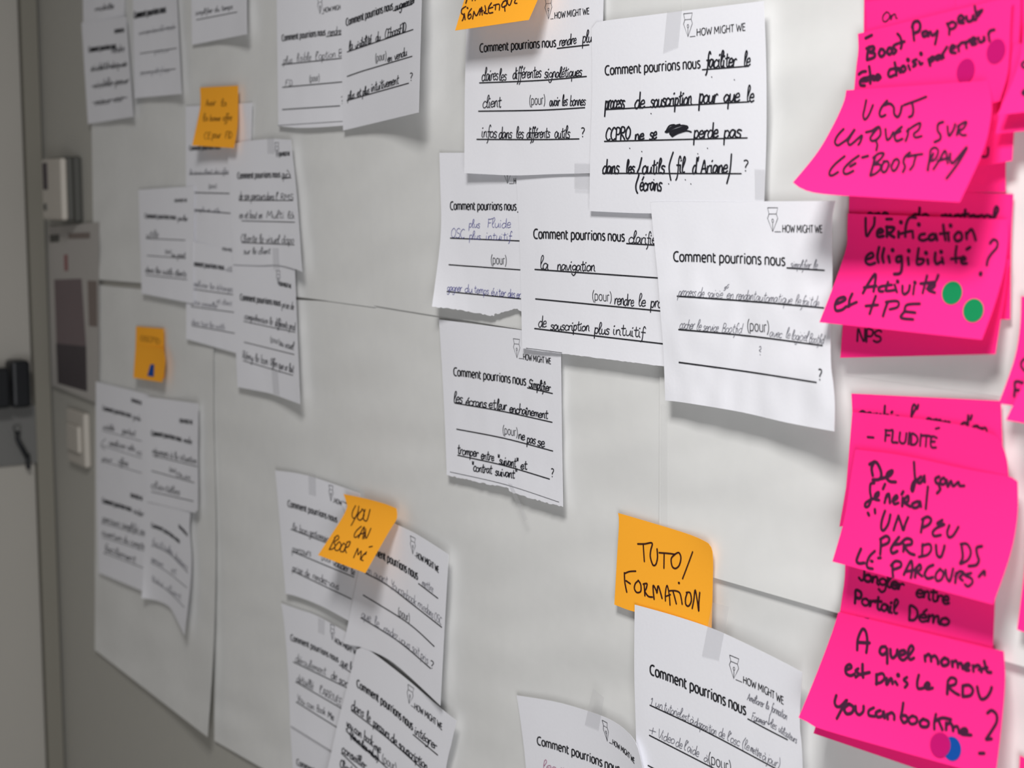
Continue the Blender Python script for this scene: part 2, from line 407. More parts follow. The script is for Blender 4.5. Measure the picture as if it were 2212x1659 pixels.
# lever handle and lock plate on the door
def facebox(name, pts, X0, X1, m, parent, bevel=0):
    a = at_x(*pts[0], X1); b = at_x(*pts[1], X1)
    return box(name, X0, X1, min(a.y, b.y), max(a.y, b.y), min(a.z, b.z), max(a.z, b.z), m, parent, bevel)
XD = XC+.018
hp = at_x(35, 900, XD)
he = bpy.data.objects.new('door_handle', None); C.objects.link(he); he.location = (XD, hp.y, at_x(35, 1000, XD).z)
tag(he, 'black lever handle above a grey lock plate on the pale door', 'door handle')
facebox('lock_plate', [(-60, 884), (84, 1000)], XD-.001, XD+.006, M['steel'], he, .002)
facebox('lever', [(24, 781), (70, 880)], XD+.004, XD+.040, M['metal'], he, .006)
facebox('lever_grip', [(-70, 800), (26, 882)], XD+.030, XD+.046, M['metal'], he, .006)
kp = [at_x(36, 925, XD+.012), at_x(38, 950, XD+.016), at_x(52, 975, XD+.016), at_x(60, 990, XD+.014)]
def tube(name, pts, r, m, parent, n=10):
    vs, fs = [], []
    for i, p in enumerate(pts):
        t = (pts[min(i+1, len(pts)-1)]-pts[max(0, i-1)]).normalized(); a = t.orthogonal().normalized(); b = t.cross(a)
        vs += [p+(a*math.cos(2*math.pi*k/n)+b*math.sin(2*math.pi*k/n))*r for k in range(n)]
    for i in range(len(pts)-1):
        fs += [(i*n+k, i*n+(k+1) % n, (i+1)*n+(k+1) % n, (i+1)*n+k) for k in range(n)]
    fs += [tuple(range(n))[::-1], tuple(range((len(pts)-1)*n, len(pts)*n))]
    return link(name, vs, fs, m, parent, parent.location.copy() if parent else None)
ke = bpy.data.objects.new('key_with_tag', None); C.objects.link(ke); ke.location = (XD+.012, kp[0].y, kp[-1].z-.02)
tag(ke, 'small key with a dark tag hanging from the lock plate', 'key')
tube('key_blade', [Vector((XD+.005, kp[0].y, kp[0].z)), Vector((XD+.020, kp[0].y, kp[0].z))], .004, M['steel'], ke)
tube('key_cord', kp, .0035, M['metal'], ke)
a = at_x(55, 980, XD+.012); b = at_x(67, 1014, XD+.018)
box('key_tag', XD+.008, XD+.018, min(a.y, b.y), max(a.y, b.y), b.z, a.z, M['metal'], ke, .002)
# thermostat: rounded white box standing off the wall
P0 = at(142, 475); P1 = at(176, 338)
te = bpy.data.objects.new('thermostat', None); C.objects.link(te)
tx0, tx1 = at(133, 400).x, at(178, 400).x; tz0, tz1 = at(140, 478).z, at(150, 340).z; te.location = ((tx0+tx1)/2, 0, tz0)
tag(te, 'white wall thermostat box with a dark display beside the door', 'thermostat')
td = .026
box('back_plate', tx0-.004, tx1+.002, -.012, 0, tz0, tz1, M['plasticside'], te, .004)
box('housing', tx0, tx1, -td+.004, -.010, tz0, tz1, M['plasticside'], te, .010)
box('front_cover', tx0+.001, tx1-.001, -td-.004, -td+.006, tz0+.002, tz1-.002, M['plastic'], te, .0045)
zc = (tz0+tz1)/2
box('display', tx0+.012, tx0+.030, -td-.0055, -td-.002, zc+.000, zc+.038, M['posterdark'], te, .001)
box('button', tx0+.012, tx0+.022, -td-.006, -td-.002, zc-.030, zc-.020, M['plasticside'], te, .002)
# light switch
sx0, sx1 = at(158, 940).x, at(197, 940).x; sz0, sz1 = at(180, 1003).z, at(180, 888).z
sw = bpy.data.objects.new('light_switch', None); C.objects.link(sw); sw.location = ((sx0+sx1)/2, 0, sz0)
tag(sw, 'white rectangular light switch below the dark notice', 'light switch')
box('switch_frame', sx0, sx1, -.010, 0, sz0, sz1, M['plastic'], sw, .004)
box('rocker', sx0+.014, sx1-.014, -.015, -.009, sz0+.02, sz1-.02, M['plastic'], sw, .003)

# ------------------------------------------------------------------ flipchart paper on the wall
FL = 'large blank sheets covering the wall'
def flip(label, quad, base, lift=None, **k):
    return Sheet('flipchart_sheet', label, 'flipchart sheet', M['flip'], quad, base, lift, FL, n=64, follow=True, **k)
flip('white sheet at lower right showing below the lifted edge, under the pink column',
     [(1424, 1180), (2330, 1440), (2330, 2200), (1424, 1900)], .2)
flip('wide white sheet behind the lower column of forms around the orange booking note',
     [(462, 640), (815, 655), (812, 1800), (463, 1600)], .6, {'B': (2, 6)})
flip('large white sheet in the centre below the torn form, its left edge bowed',
     [(812, 655), (1428, 740), (1424, 2200), (808, 1780)], .8, {},
     left=[(810, 655), (810, 745), (798, 910), (803, 1010), (810, 1080), (812, 1400), (808, 1780)])
flip('large white sheet at bottom left whose lower right corner lifts off the wall',
     [(206, 615), (462, 640), (448, 1592), (205, 1404)], 1.1, {'BR': (11, 3), 'R': (2.5, 4), 'B': (3, 4)},
     right=[(462, 640), (461, 900), (466, 1150), (461, 1400), (448, 1592)])
F7 = flip('white sheet behind the orange formation note, bottom edge lifting left of the pink column',
     [(1425, 740), (2330, 850), (2330, 1474), (1424, 1214)], 1.2, {'B': (2, 5), 'BR': (3, 2), 'L': (.7, 9)})
F7.tape([(1427, 872), (1442, 874), (1442, 1140), (1427, 1135)], .0004, 'clear')
flip('large white sheet at top left, its lower edge hanging over the dark notice',
     [(190, -210), (575, -330), (570, 634), (203, 603)], 1.3, {'B': (.6, 8)})
flip('wide white sheet behind the two overlapping forms at top, left of the pale seam',
     [(548, -320), (770, -390), (812, 664), (560, 630)], 1.5)
flip('blank white sheet at top right behind the pink notes',
     [(1470, -560), (2330, -800), (2330, 880), (1455, 760)], 1.4)
flip('large white sheet at top centre behind the forms with bold black handwriting',
     [(788, -400), (1480, -560), (1460, 766), (808, 660)], 1.9, {'B': (.2, 8)}, left=[(788, -400), (790, 100), (795, 290), (803, 500), (808, 660)])
# ------------------------------------------------------------------ notice with dark pictures near the door
NT = Sheet('notice_sheet', 'pale notice with a tall dark picture and small print, between thermostat and light switch', 'notice', M['notice'],
           [(104, 490), (214, 480), (213, 872), (112, 832)], 3.6, {'B': (1, 2)})
for nm, q, m in (('dark_picture', [(117, 604), (176, 602), (186, 748), (122, 742)], 'poster'), ('night_picture', [(121, 742), (186, 748), (188, 846), (125, 828)], 'posterdark'),
                 ('side_picture', [(189, 606), (209, 607), (210, 706), (192, 704)], 'poster2'), ('heading_bar', [(148, 504), (194, 502), (194, 515), (148, 516)], 'poster2'),
                 ('corner_mark', [(107, 508), (128, 506), (128, 522), (108, 524)], 'plasticside'), ('red_mark', [(138, 550), (146, 550), (147, 585), (139, 585)], 'redprint')):
    i = Ink(); i.quad(q, 4, 6); NT.add(nm, i, M[m])
# ------------------------------------------------------------------ forms, far left
FG = 'printed question forms taped to the wall'
def form(label, quad, base, lift=None, **k):
    return Sheet('question_form', label, 'paper form', M['paper'], quad, base, lift, FG, **{'wob': .3, **k})
s = form('form cut by the top edge at far left, above the form with four thick lines', [(177, -160), (272, -185), (268, 62), (180, 72)], 4.5)
s.hand([('mobile', 205, 24, 245, 18, 6, 3)])
s = form('form at far left with four lines of thick writing, right edge in shadow', [(176, 49), (272, 36), (288, 252), (190, 268)], 5.5, {'R': (4, 3), 'BR': (2, 2)})
s.form([('rendre', .62, .9, .34), ('sidéthèque', .14, .92, .49), ('visible pour', .17, .95, .66), ('mieux voir', .18, .8, .83)], w=2.6, xh=.04)
s = form('form with faint writing at top left, right of the form with four thick lines', [(286, -50), (378, -74), (392, 203), (291, 212)], 4.5, {'R': (5, 3), 'B': (3, 3)})
s.form([('visibilité', .1, .9, .49), ('pour', .45, .8, .66), ('simplifier', .12, .8, .82)], head=(.02, .74, .345), w=1.2, cap=False, xh=.025, ink='grey')
s = form('form at top left, only its last two lines of writing in view', [(410, -190), (531, -235), (533, 74), (415, 97)], 5, {'BR': (8, 2), 'R': (3, 3)})
s.hand([('simplifier du temps', 422, 33, 502, 19, 6, 2)]); s.rules([[(424, 43), (512, 26)]], 1.6)
s = form('form under the orange note at upper left, ruled box below its first line', [(401, 230), (545, 222), (536, 570), (402, 532)], 4.5)
s.head([(409, 325), (476, 322)], 10); s.hand([('le suivi client des offres', 410, 377, 497, 375, 6, 1.5)], 'grey')
s.small('(pour)', [(451, 407), (468, 406)], 9); s.rules([[(409, 376), (498, 375)], [(412, 416), (498, 418)], [(416, 417), (418, 465)], [(416, 454), (500, 461)]], 2.0)
s.hand([('simple et utile', 420, 457, 474, 460, 5, 1.6)], 'grey')
s = form('form at left below the ruled box, four faint lines, over the dark vertical seam', [(402, 518), (535, 548), (535, 770), (402, 732)], 5.1, {'B': (1, 3), 'L': (2, 3)})
s.caption([(480, 541), (515, 546)], 7); s.head([(413, 574), (484, 583)], 11)
s.hand([('utile', 487, 585, 503, 588, 6), ('améliorer les échanges', 413, 618, 502, 631, 7), ('entre conseiller', 412, 657, 470, 666, 6), ('et client', 468, 655, 500, 661, 6), ('dans tous les outils', 414, 700, 485, 712, 6)], 'grey', 1.6)
s.rules([[(413, 624), (505, 637)], [(412, 662), (507, 675)], [(414, 703), (507, 720)]], 1.5)
s = form('smaller looking form at left with bold heading, lower edge throwing a shadow', [(299, 410), (420, 402), (418, 656), (306, 634)], 6.0, {'B': (3, 3)})
s.caption([(377, 437), (404, 436)], 7); s.head([(313, 471), (380, 474)], 10)
s.hand([('parler', 384, 476, 405, 478, 6, 2.4), ('utile', 316, 513, 341, 513, 8, 2.2), ('au point', 371, 556, 400, 558, 7, 2.4), ('dans les outils clients', 314, 588, 402, 598, 7, 2.4)])
s.rules([[(315, 515), (400, 519)], [(317, 552), (402, 558)], [(315, 594), (404, 604)]], 1.4); s.small('(pour)', [(357, 547), (370, 548)], 8)
# lower left group
s = form('upper form of the lower left stack, under the leftmost orange notes', [(207, 824), (320, 852), (320, 1075), (209, 1036)], 4.6)
s.caption([(284, 868), (306, 875)], 8); s.head([(222, 886), (283, 902)], 10)
s.hand([('garder', 287, 904, 304, 911, 6), ('visible', 222, 926, 246, 931, 6, 2.2), ('partout', 264, 936, 292, 942, 7, 2.2), ('(', 219, 968, 226, 968, 9), ('améliorer cela', 236, 962, 290, 975, 7, 2), ('ici', 294, 980, 306, 984, 6, 2.4), ('pour', 220, 995, 242, 998, 6, 1.8), ('offres', 256, 1002, 276, 1008, 7, 2.2)], w=1.8)
s.rules([[(221, 930), (306, 953)], [(220, 962), (306, 990)], [(221, 996), (306, 1022)]], 1.1, 'thin')
s = form('lower form of the lower left stack, four lines of bold writing', [(208, 1034), (322, 1074), (318, 1281), (213, 1237)], 5.2, {'B': (3, 3)})
s.caption([(282, 1074), (308, 1082)], 9); s.head([(221, 1086), (284, 1105)], 11)
s.hand([('aider', 288, 1108, 310, 1117, 7, 2.4), ('parcours simplifié ou', 221, 1126, 312, 1155, 8, 2.4), ('ouverture du compte', 220, 1155, 312, 1186, 7, 2.2), ('facilement', 226, 1189, 292, 1216, 8, 2.6)])
s.rules([[(222, 1130), (312, 1158)], [(221, 1160), (312, 1190)], [(224, 1194), (312, 1228)]], 1.3, 'thin')
s = form('lowest form at left, curling along its right side with white turned up corner', [(318, 1075), (412, 1098), (398, 1372), (306, 1292)], 5.4, {'BL': (7, 3), 'BR': (9, 2), 'R': (6, 2)},
         right=[(412, 1098), (409, 1140), (413, 1200), (411, 1260), (398, 1372)], bottom=[(306, 1292), (320, 1294), (340, 1298), (365, 1310), (380, 1335), (398, 1372)])
s.head([(327, 1139), (355, 1150), (388, 1174)], 10); s.caption([(386, 1140), (394, 1148), (405, 1160)], 8)
s.hand([('faciliter', 328, 1175, 368, 1196, 7), ('les dossiers', 364, 1192, 404, 1232, 7), ('parcours', 327, 1212, 352, 1225, 7), ('et', 370, 1236, 380, 1242, 7), ('suivi client', 328, 1250, 390, 1296, 7)], 'grey', 1.8)
s.rules([[(328, 1178), (365, 1196), (406, 1238)], [(328, 1216), (362, 1236), (404, 1270)], [(328, 1254), (362, 1276), (398, 1312)]], 1.2, 'thin')
s = form('form right of the lower left stack, crossed by bold rules and shading its right side', [(312, 856), (428, 872), (425, 1108), (318, 1083)], 6.6, {'R': (5, 3), 'BR': (4, 3)}, right=[(428, 872), (427, 980), (427, 1095), (421, 1108)])
s.caption([(388, 913), (416, 917)], 9); s.head([(327, 941), (355, 945), (392, 954)], 11)
s.hand([('rendre', 396, 955, 414, 960, 7, 2.2), ('réponses à la situation', 329, 980, 424, 1002, 8, 2.4), ('aux', 381, 1029, 410, 1037, 8, 2.2), ('clientèles', 327, 1054, 388, 1070, 8, 2.4)])
s.small('(pour)', [(366, 1018), (380, 1022)], 9); s.rules([[(330, 984), (426, 1008)], [(327, 1017), (420, 1043)], [(327, 1062), (418, 1083)]], 1.5)
# the two stacked forms left of centre
s = form('lower of two taped forms left of centre, its right side lifting off the paper', [(500, 560), (636, 572), (648, 873), (513, 836)], 6.8, {'R': (5, 3), 'BR': (3, 2)}, bottom=[(513, 836), (560, 845), (590, 852), (648, 873)])
s.head([(519, 648), (606, 661)], 13); s.caption([(603, 617), (629, 623)], 9); s.nib(601, 615, 30, 8, .15, w=1.1)
s.hand([('prise de', 609, 664, 634, 669, 8, 2.4), ('compréhension le', 528, 689, 588, 702, 8, 2.2), ('différents prod', 594, 704, 637, 714, 9, 2.4), ('au visuel', 604, 747, 634, 756, 9, 2.2), ('Rémy le bon', 524, 774, 578, 788, 9, 2.4), ('Offre que or lait', 584, 789, 634, 806, 9, 2.4)])
s.small('(pour)', [(584, 738), (604, 744)], 11); s.rules([[(526, 694), (638, 718)], [(527, 739), (636, 766)], [(525, 779), (633, 811)]], 1.5)
s.tape([(586, 795), (600, 799), (604, 855), (590, 850)])
s = form('upper of two taped forms left of centre, bold handwriting, bright lifted bottom right corner', [(491, 312), (628, 300), (652, 587), (503, 571)], 8.0, {'R': (4, 3), 'BR': (4, 3)},
         top=[(491, 312), (540, 304), (590, 300), (628, 302)], right=[(628, 302), (632, 340), (642, 440), (652, 587)], bottom=[(503, 571), (560, 573), (600, 572), (634, 580), (652, 587)])
s.head([(513, 386), (605, 383)], 13); s.caption([(602, 338), (626, 336)], 9); s.nib(598, 340, 32, 8, -.05, w=1.1)
s.hand([('qu’'.replace('’', "'"), 608, 384, 620, 384, 9), ('à', 618, 384, 627, 384, 9), ('de son parcours', 516, 431, 572, 431, 9), ("dans l'", 574, 431, 600, 431, 8), ('RMS', 606, 431, 632, 432, 7), ('en et bout en', 517, 472, 566, 472, 9), ('Multi là', 576, 471, 634, 472, 8), ('Cliente le visuel dispo', 520, 522, 634, 526, 9), ('sur le client', 526, 549, 583, 548, 7)], w=2.3)
s.rules([[(608, 386), (629, 384)], [(516, 433), (633, 433)], [(522, 477), (637, 480)], [(522, 524), (636, 529)]], 1.6)
s.tape([(577, 297), (592, 296), (593, 332), (578, 332)]); s.tape([(588, 535), (602, 536), (604, 582), (590, 580)])
# ------------------------------------------------------------------ forms, upper middle
s = form('form half hidden behind the tilted form at top, thin writing and a faint cut line', [(597, -45), (752, -72), (757, 270), (601, 272)], 4.6, {'B': (2, 4)}, bottom=[(601, 272), (640, 276), (690, 275), (757, 270)])
s.head([(609, 88.6), (702.8, 76)], 13, 14); s.caption([(699, 27), (752, 17)], 10); s.nib(691, 30, 34, 10, -.1, w=1.2)
s.rules([[(705, 79), (740, 74)], [(609, 139.7), (745, 125)], [(610, 188.6), (750, 176)], [(610, 236.7), (734, 228.6)]], 2.0)
s.rules([[(600, 271), (740, 262)]], 1.0, 'thin', 'cut_line'); s.small('(pour)', [(668.6, 177), (690, 174)], 13); s.small('?', [(737, 225), (742, 224)], 16)
s.hand([('rendre', 708, 76, 736, 73, 8), ('plus', 612, 137, 631, 135, 8), ('lisible', 641, 133, 671, 130, 9), ("l'option", 681, 129, 724, 124, 9), ('8', 0, 0, 0, 0, 0)][:-1]+[('F.D.', 616, 186, 633, 184, 7), ('B', 731, 122, 738, 121, 9)], 'black', 1.8)
s = form('tilted form at top left of centre, right side curling far off the wall', [(733, -58), (914, -130), (904, 243), (741, 282)], 6.5, {'R': (17, 1.6), 'BR': (5, 2)}, left=[(733, -58), (737, 60), (739, 170), (741, 282)])
s.head([(747.6, 55.7), (848.4, 20.3)], 15, 17)
s.hand([('augmenter', 853, 23.5, 896, 6, 10, 3), ('la', 753.5, 109, 761, 106.5, 11), ('visibilité', 767, 107, 801, 92.5, 10), ('du', 811.5, 90, 821, 87, 10), ('CEboosFID', 831, 84, 876, 68, 11, 2.7), ('en', 837, 134, 846, 132, 9), ('vendu', 852, 130, 878, 120, 10), ('plus', 751, 215, 765, 211.5, 9), ('et', 771, 209, 779, 206.5, 9), ('plus', 783, 206, 797, 201, 9), ('intuitivement', 801.5, 198.5, 860, 181, 11)], w=2.6)
s.rules([[(849.6, 23.3), (890, 9)], [(750, 112.2), (892, 63.8)], [(750, 165), (780, 154.5), (815, 144), (890, 121.5)], [(749.6, 217.2), (882.5, 179.7)]], 2.3)
s.small('(pour)', [(811, 134), (834.4, 128)], 16); s.small('?', [(886, 175), (891, 174)], 17, bold=True)
# centre group
s6 = form('form in the centre hanging below the others, about screens, torn serrated bottom edge', [(948, 690), (1211, 724), (1216, 1095), (965, 1026)], 4.4, {'B': (3, 3), 'R': (3, 3)}, torn=1.5,
         left=[(948, 690), (955, 800), (961, 920), (965, 1026)], right=[(1211, 724), (1213, 900), (1216, 1095)], bottom=[(965, 1026), (1040, 1043), (1096, 1054), (1104, 1063), (1160, 1080), (1216, 1095)])
s = s6
s.head([(980, 811), (1060, 821.5), (1135.7, 832.6)], 17, 19); s.caption([(1130.3, 776.6), (1190, 786.8)], 12.3, 13.5); s.nib(1116.6, 773.3, 41, 14, .13, w=1.1, lean=-1)
s.rules([[(1139.3, 837.7), (1193.3, 850)], [(984.2, 871), (1090, 889.5), (1192.5, 912.2)], [(986.4, 927), (1090, 947), (1194, 974.3)], [(988.6, 983.4), (1090, 1006), (1186.8, 1034.8)]], 2.4)
s.rules([[(971.7, 1019.3), (1090.6, 1046.4), (1207.7, 1084.7)]], 1.0, 'thin', 'cut_line'); s.small('(pour)', [(1086.2, 937), (1118, 943)], 17); s.small('?', [(1190.8, 1030), (1196, 1031)], 18, bold=True)
s.hand([('Simplifier', 1142.6, 836, 1188, 846, 10), ('les', 980, 869.5, 998, 871.5, 12), ('écrans', 1006, 874.5, 1050, 880.5, 10), ('et', 1055.8, 880, 1070, 882.5, 10), ('leur', 1073, 884.5, 1093, 886, 12), ('enchaînement', 1100.7, 889.5, 1182, 904.5, 10), ('ne', 1119.5, 948.5, 1132.5, 950.6, 10), ('pas', 1138, 956, 1156, 959.5, 11), ('se', 1160.7, 962.5, 1175, 966, 11), ('tromper', 988, 980, 1032, 987, 10), ('entre', 1039, 991.5, 1066, 996, 10), ('"suivant"', 1074, 1001.5, 1118, 1010, 10), ('et', 1124.6, 1012.4, 1137, 1014.5, 10), ('"contrat', 1018, 1017, 1061.6, 1023.4, 10), ('suivant"', 1069.6, 1026.5, 1115.5, 1033.5, 10)], w=3.2)
s.tape([(1097, 1043), (1106, 1046), (1141, 1122), (1131, 1126)], .0004)
s3 = form('form in the centre with thin blue writing, bottom torn off in a ragged edge', [(949, 330), (1165, 330), (1160, 690), (933, 662)], 4.8, {'BL': (9, 3), 'L': (2, 4), 'B': (1, 5)}, torn=1.2,
         left=[(949, 330), (951, 400), (953, 475), (949, 540), (933, 662)], bottom=[(933, 662), (1000, 671), (1062, 682), (1068, 678), (1078, 677), (1110, 668), (1124, 671), (1160, 690)])
s = s3
s.head([(972.8, 452.8), (1115, 454.2)], 17, 17.5); s.caption([(1110, 397), (1168, 398)], 12); s.nib(1096, 396.7, 42, 17, .0, w=1.1, ux=13)
s.rules([[(1118, 458), (1150, 459)], [(972.8, 514.3), (1140, 521)], [(969.7, 571.8), (1140, 584)], [(965.6, 629.7), (1140, 647)]], 2.4)
s.small('(pour)', [(1060.7, 570), (1094, 571.5)], 18)
s.hand([('plus', 1012.6, 491, 1036, 492, 9), ('Fluide', 1053, 491, 1102, 492.5, 11), ('OSC', 974, 513, 1002.3, 514.5, 11.5), ('plus', 1013.5, 515.7, 1037.5, 518.4, 9), ('intuitif', 1049.3, 517.5, 1103, 518.4, 9), ('gagner', 966, 628, 997, 630, 9), ('du', 1004, 631, 1019.5, 632.5, 9), ('temps', 1024, 632, 1055, 636, 9), ('éviter', 1061, 638, 1091.8, 639.6, 9), ('des', 1097, 640.5, 1112, 643, 9), ('erreurs', 1115.7, 643, 1148, 647, 9)], 'blue', 1.5)
s4 = form('form in the centre about navigation, wedged between the others, torn lower edge', [(1114, 372), (1460, 380), (1462, 795), (1128, 753)], 6.2, {'B': (3, 5)}, torn=.7,
         left=[(1114, 372), (1119, 450), (1123, 540), (1128, 753)])
s = s4
s.head([(1153, 515), (1250, 517.5), (1348.7, 521.4)], 20, 21); s.small('(pour)', [(1279.7, 648), (1321, 651.6)], 19)
s.rules([[(1353.5, 526), (1425, 530)], [(1155.6, 582), (1430, 601)], [(1157, 645.7), (1435, 672.5)], [(1155, 709.7), (1290, 726), (1435, 743)]], 2.9)
s.rules([[(1136, 751.8), (1214, 762)]], 1.0, 'thin', 'cut_line')
s.hand([('clarifier', 1358.5, 524.6, 1424, 527.5, 13), ('la', 1166.4, 580, 1183, 583, 14), ('navigation', 1203.3, 583, 1284, 586, 12), ('rendre', 1327, 657, 1368, 661, 13), ('le', 1379, 661, 1393, 662.4, 13), ('process', 1405, 663, 1460, 668, 13), ('de', 1163, 706, 1179, 707, 12), ('souscription', 1189, 712, 1272, 715, 11), ('plus', 1283.6, 720, 1315, 723, 12), ('intuitif', 1323.8, 722, 1390, 729, 12)], w=3.0)
s1 = form('form at top under the hanging orange note, thick loops of black handwriting', [(1009, 10), (1304, -28), (1296, 374), (1003, 374)], 8.0, {'BL': (4, 3), 'L': (1, 3)}, left=[(1009, 10), (1007, 80), (1004, 200), (1003, 374)], bottom=[(1003, 374), (1060, 377), (1115, 379), (1200, 376), (1296, 374)])
s = s1
s.head([(1036.8, 113), (1200.5, 100.7)], 18, 19); s.caption([(1198.2, 40.3), (1272.8, 30.4)], 13.4, 14.2); s.nib(1184.7, 41.5, 46, 15, -.12, w=1.1, ux=11)
s.rules([[(1203.6, 104.5), (1272, 96.8)], [(1036, 179), (1166, 173.7), (1266.6, 165)], [(1033.8, 240.2), (1166, 238), (1263, 232.5)], [(1030, 301), (1166, 301.4), (1250.5, 300)]], 2.7)
s.small('(pour)', [(1143.7, 227), (1177.5, 225)], 19); s.small('?', [(1256, 296), (1262.5, 296)], 20, bold=True)
s.hand([('rendre', 1207.8, 99.6, 1243.6, 94.5, 12), ('plus', 1258, 93, 1284, 89, 13), ('claires', 1040.7, 174.5, 1075, 172.5, 14), ('les', 1078, 174, 1093, 173, 13), ('différentes', 1107.5, 170, 1168, 167, 13), ('signalétiques', 1176, 168.5, 1256, 164, 12), ('client', 1043, 233, 1081, 231, 13), ('avoir', 1187, 229, 1208, 228, 12), ('les', 1214, 229, 1225, 227.5, 12), ('bonnes', 1231, 229, 1264, 227, 12), ('infos', 1040, 295.5, 1072, 297, 13), ('dans', 1077.6, 298, 1105, 298, 12), ('les', 1115, 298, 1130, 298, 13), ('différents', 1137.5, 298, 1187, 297, 12.5), ('outils', 1198, 298, 1230, 298, 12.5)], w=3.0)
s.tape([(1241, 352), (1276, 353), (1274, 410), (1240, 408)])
s2 = form('large form at top right of centre with bold felt writing and a scribbled out word', [(1278, 45), (1650, 3), (1650, 450), (1273, 456)], 9.6, {'R': (1, 3), 'TL': (1, 3)},
          top=[(1278, 62), (1284, 52), (1305, 45), (1440, 28), (1600, 8), (1650, 2)], right=[(1650, 2), (1655, 150), (1655, 300), (1650, 450)], left=[(1278, 62), (1279, 200), (1275, 330), (1273, 456)], bottom=[(1273, 456), (1400, 461), (1520, 458), (1650, 450)])
s = s2
s.head([(1307.3, 162), (1410, 155), (1512.2, 147)], 19.5, 22); s.caption([(1505.2, 77.2), (1610, 66)], 15, 16.5); s.nib(1486, 79.6, 51, 19, -.1, w=1.3, ux=16)
s.rules([[(1517.2, 150.6), (1617, 142.8)], [(1306.7, 236.7), (1615, 220)], [(1305.7, 305.4), (1614, 297.8)], [(1301.7, 374.3), (1601, 375)]], 2.9)
s.small('?', [(1607, 370), (1616, 370)], 24, bold=True)
scr = [[(1437, 285), (1452, 274), (1470, 269), (1444, 282), (1440, 286), (1462, 279), (1484, 272), (1448, 287), (1456, 289), (1486, 276), (1462, 284), (1449, 293), (1480, 283), (1493, 285)],
       [(1438, 285), (1446, 272), (1458, 270), (1450, 277), (1472, 271), (1485, 273)], [(1452, 295), (1462, 289), (1480, 281), (1486, 275)]]
s.hand([('faciliter', 1525.5, 147, 1589, 143, 17), ('le', 1607, 143.5, 1619, 143, 16), ('process', 1306.7, 235.7, 1348, 234, 17), ('de', 1371, 235, 1391, 232.7, 17), ('souscription', 1405, 231.7, 1493, 225, 17), ('pour', 1509.6, 222.8, 1548, 221.5, 18), ('que', 1563.3, 220.8, 1596, 219, 17), ('le', 1613, 218.5, 1627, 220, 17), ('CCPRO', 1307.7, 303.4, 1360, 300.4, 15), ('ne', 1371, 302, 1389.5, 301, 13), ('se', 1403.2, 302, 1417, 300, 15), ('perde', 1498.3, 298.4, 1549.4, 297.5, 16), ('pas', 1563.3, 298, 1599.5, 297.5, 17), ('dans', 1301.7, 375, 1336, 375, 16), ('les', 1352.4, 375, 1369.5, 374.5, 15), ('outils', 1387.5, 375, 1434.5, 375, 16), ('fil', 1461, 372, 1477, 372.7, 18), ("d'", 1495.7, 375, 1507, 374, 17), ('Ariane', 1513.6, 375, 1570, 372.5, 17), ('écrans', 1382, 411, 1428, 412, 17)], w=4.2,
       extra=[([(1386, 341), (1381, 362), (1377, 372), (1380, 378), (1374, 398), (1374, 410), (1377, 417)], 4.0), ([(1454, 329), (1446, 355), (1446, 372), (1449, 389)], 3.8), ([(1580, 333), (1578, 360), (1575, 378), (1570, 396)], 4.0)]+[(p, 3.6) for p in scr]+
       [([(x, y), (x+.8, y+.6)], 2.2) for x, y in ((1537, 166), (1586, 172), (1406, 245), (1360, 320), (1444, 397), (1480, 388), (1492, 397), (1528, 320), (1507, 332), (1386, 327), (1412, 388))])
s.tape([(1441, 25), (1473, 21), (1465, 102), (1432, 115)]); s.tape([(1630, 365), (1652, 366), (1655, 432), (1631, 431)])
s5 = form('creased form touching the pink column, faint pencil writing and an empty last line', [(1405, 438), (1805, 434), (1802, 932), (1437, 865)], 10.8, {'BR': (9, 2.2), 'R': (2, 3), 'B': (2, 3)}, wob=1.7,
          top=[(1405, 439), (1430, 437), (1560, 437), (1630, 437), (1638, 432), (1650, 435), (1805, 434)], left=[(1405, 438), (1413, 520), (1421, 600), (1427, 680), (1433, 760), (1437, 865)],
          right=[(1805, 434), (1797, 480), (1798, 600), (1794, 715), (1795, 790), (1800, 830), (1803, 875), (1802, 932)], bottom=[(1437, 865), (1480, 870), (1600, 890), (1700, 913), (1802, 932)], n=36)
s = s5
s.head([(1455.3, 564.2), (1575, 568), (1695.4, 574)], 20.5, 23); s.caption([(1690.4, 501.6), (1776.4, 503)], 15.5, 16.5); s.nib(1669, 500.6, 52, 22, .0, w=1.4, ux=18)
s.rules([[(1700, 578.7), (1780.4, 584)], [(1463, 639.8), (1620, 651), (1779, 665)], [(1466.2, 711.8), (1620, 726), (1776, 746.4)], [(1467, 782.8), (1615, 803), (1763, 826)]], 3.2)
s.small('(pour)', [(1614.4, 714), (1661, 718)], 22); s.small('?', [(1768.4, 821), (1775, 822)], 24, bold=True)
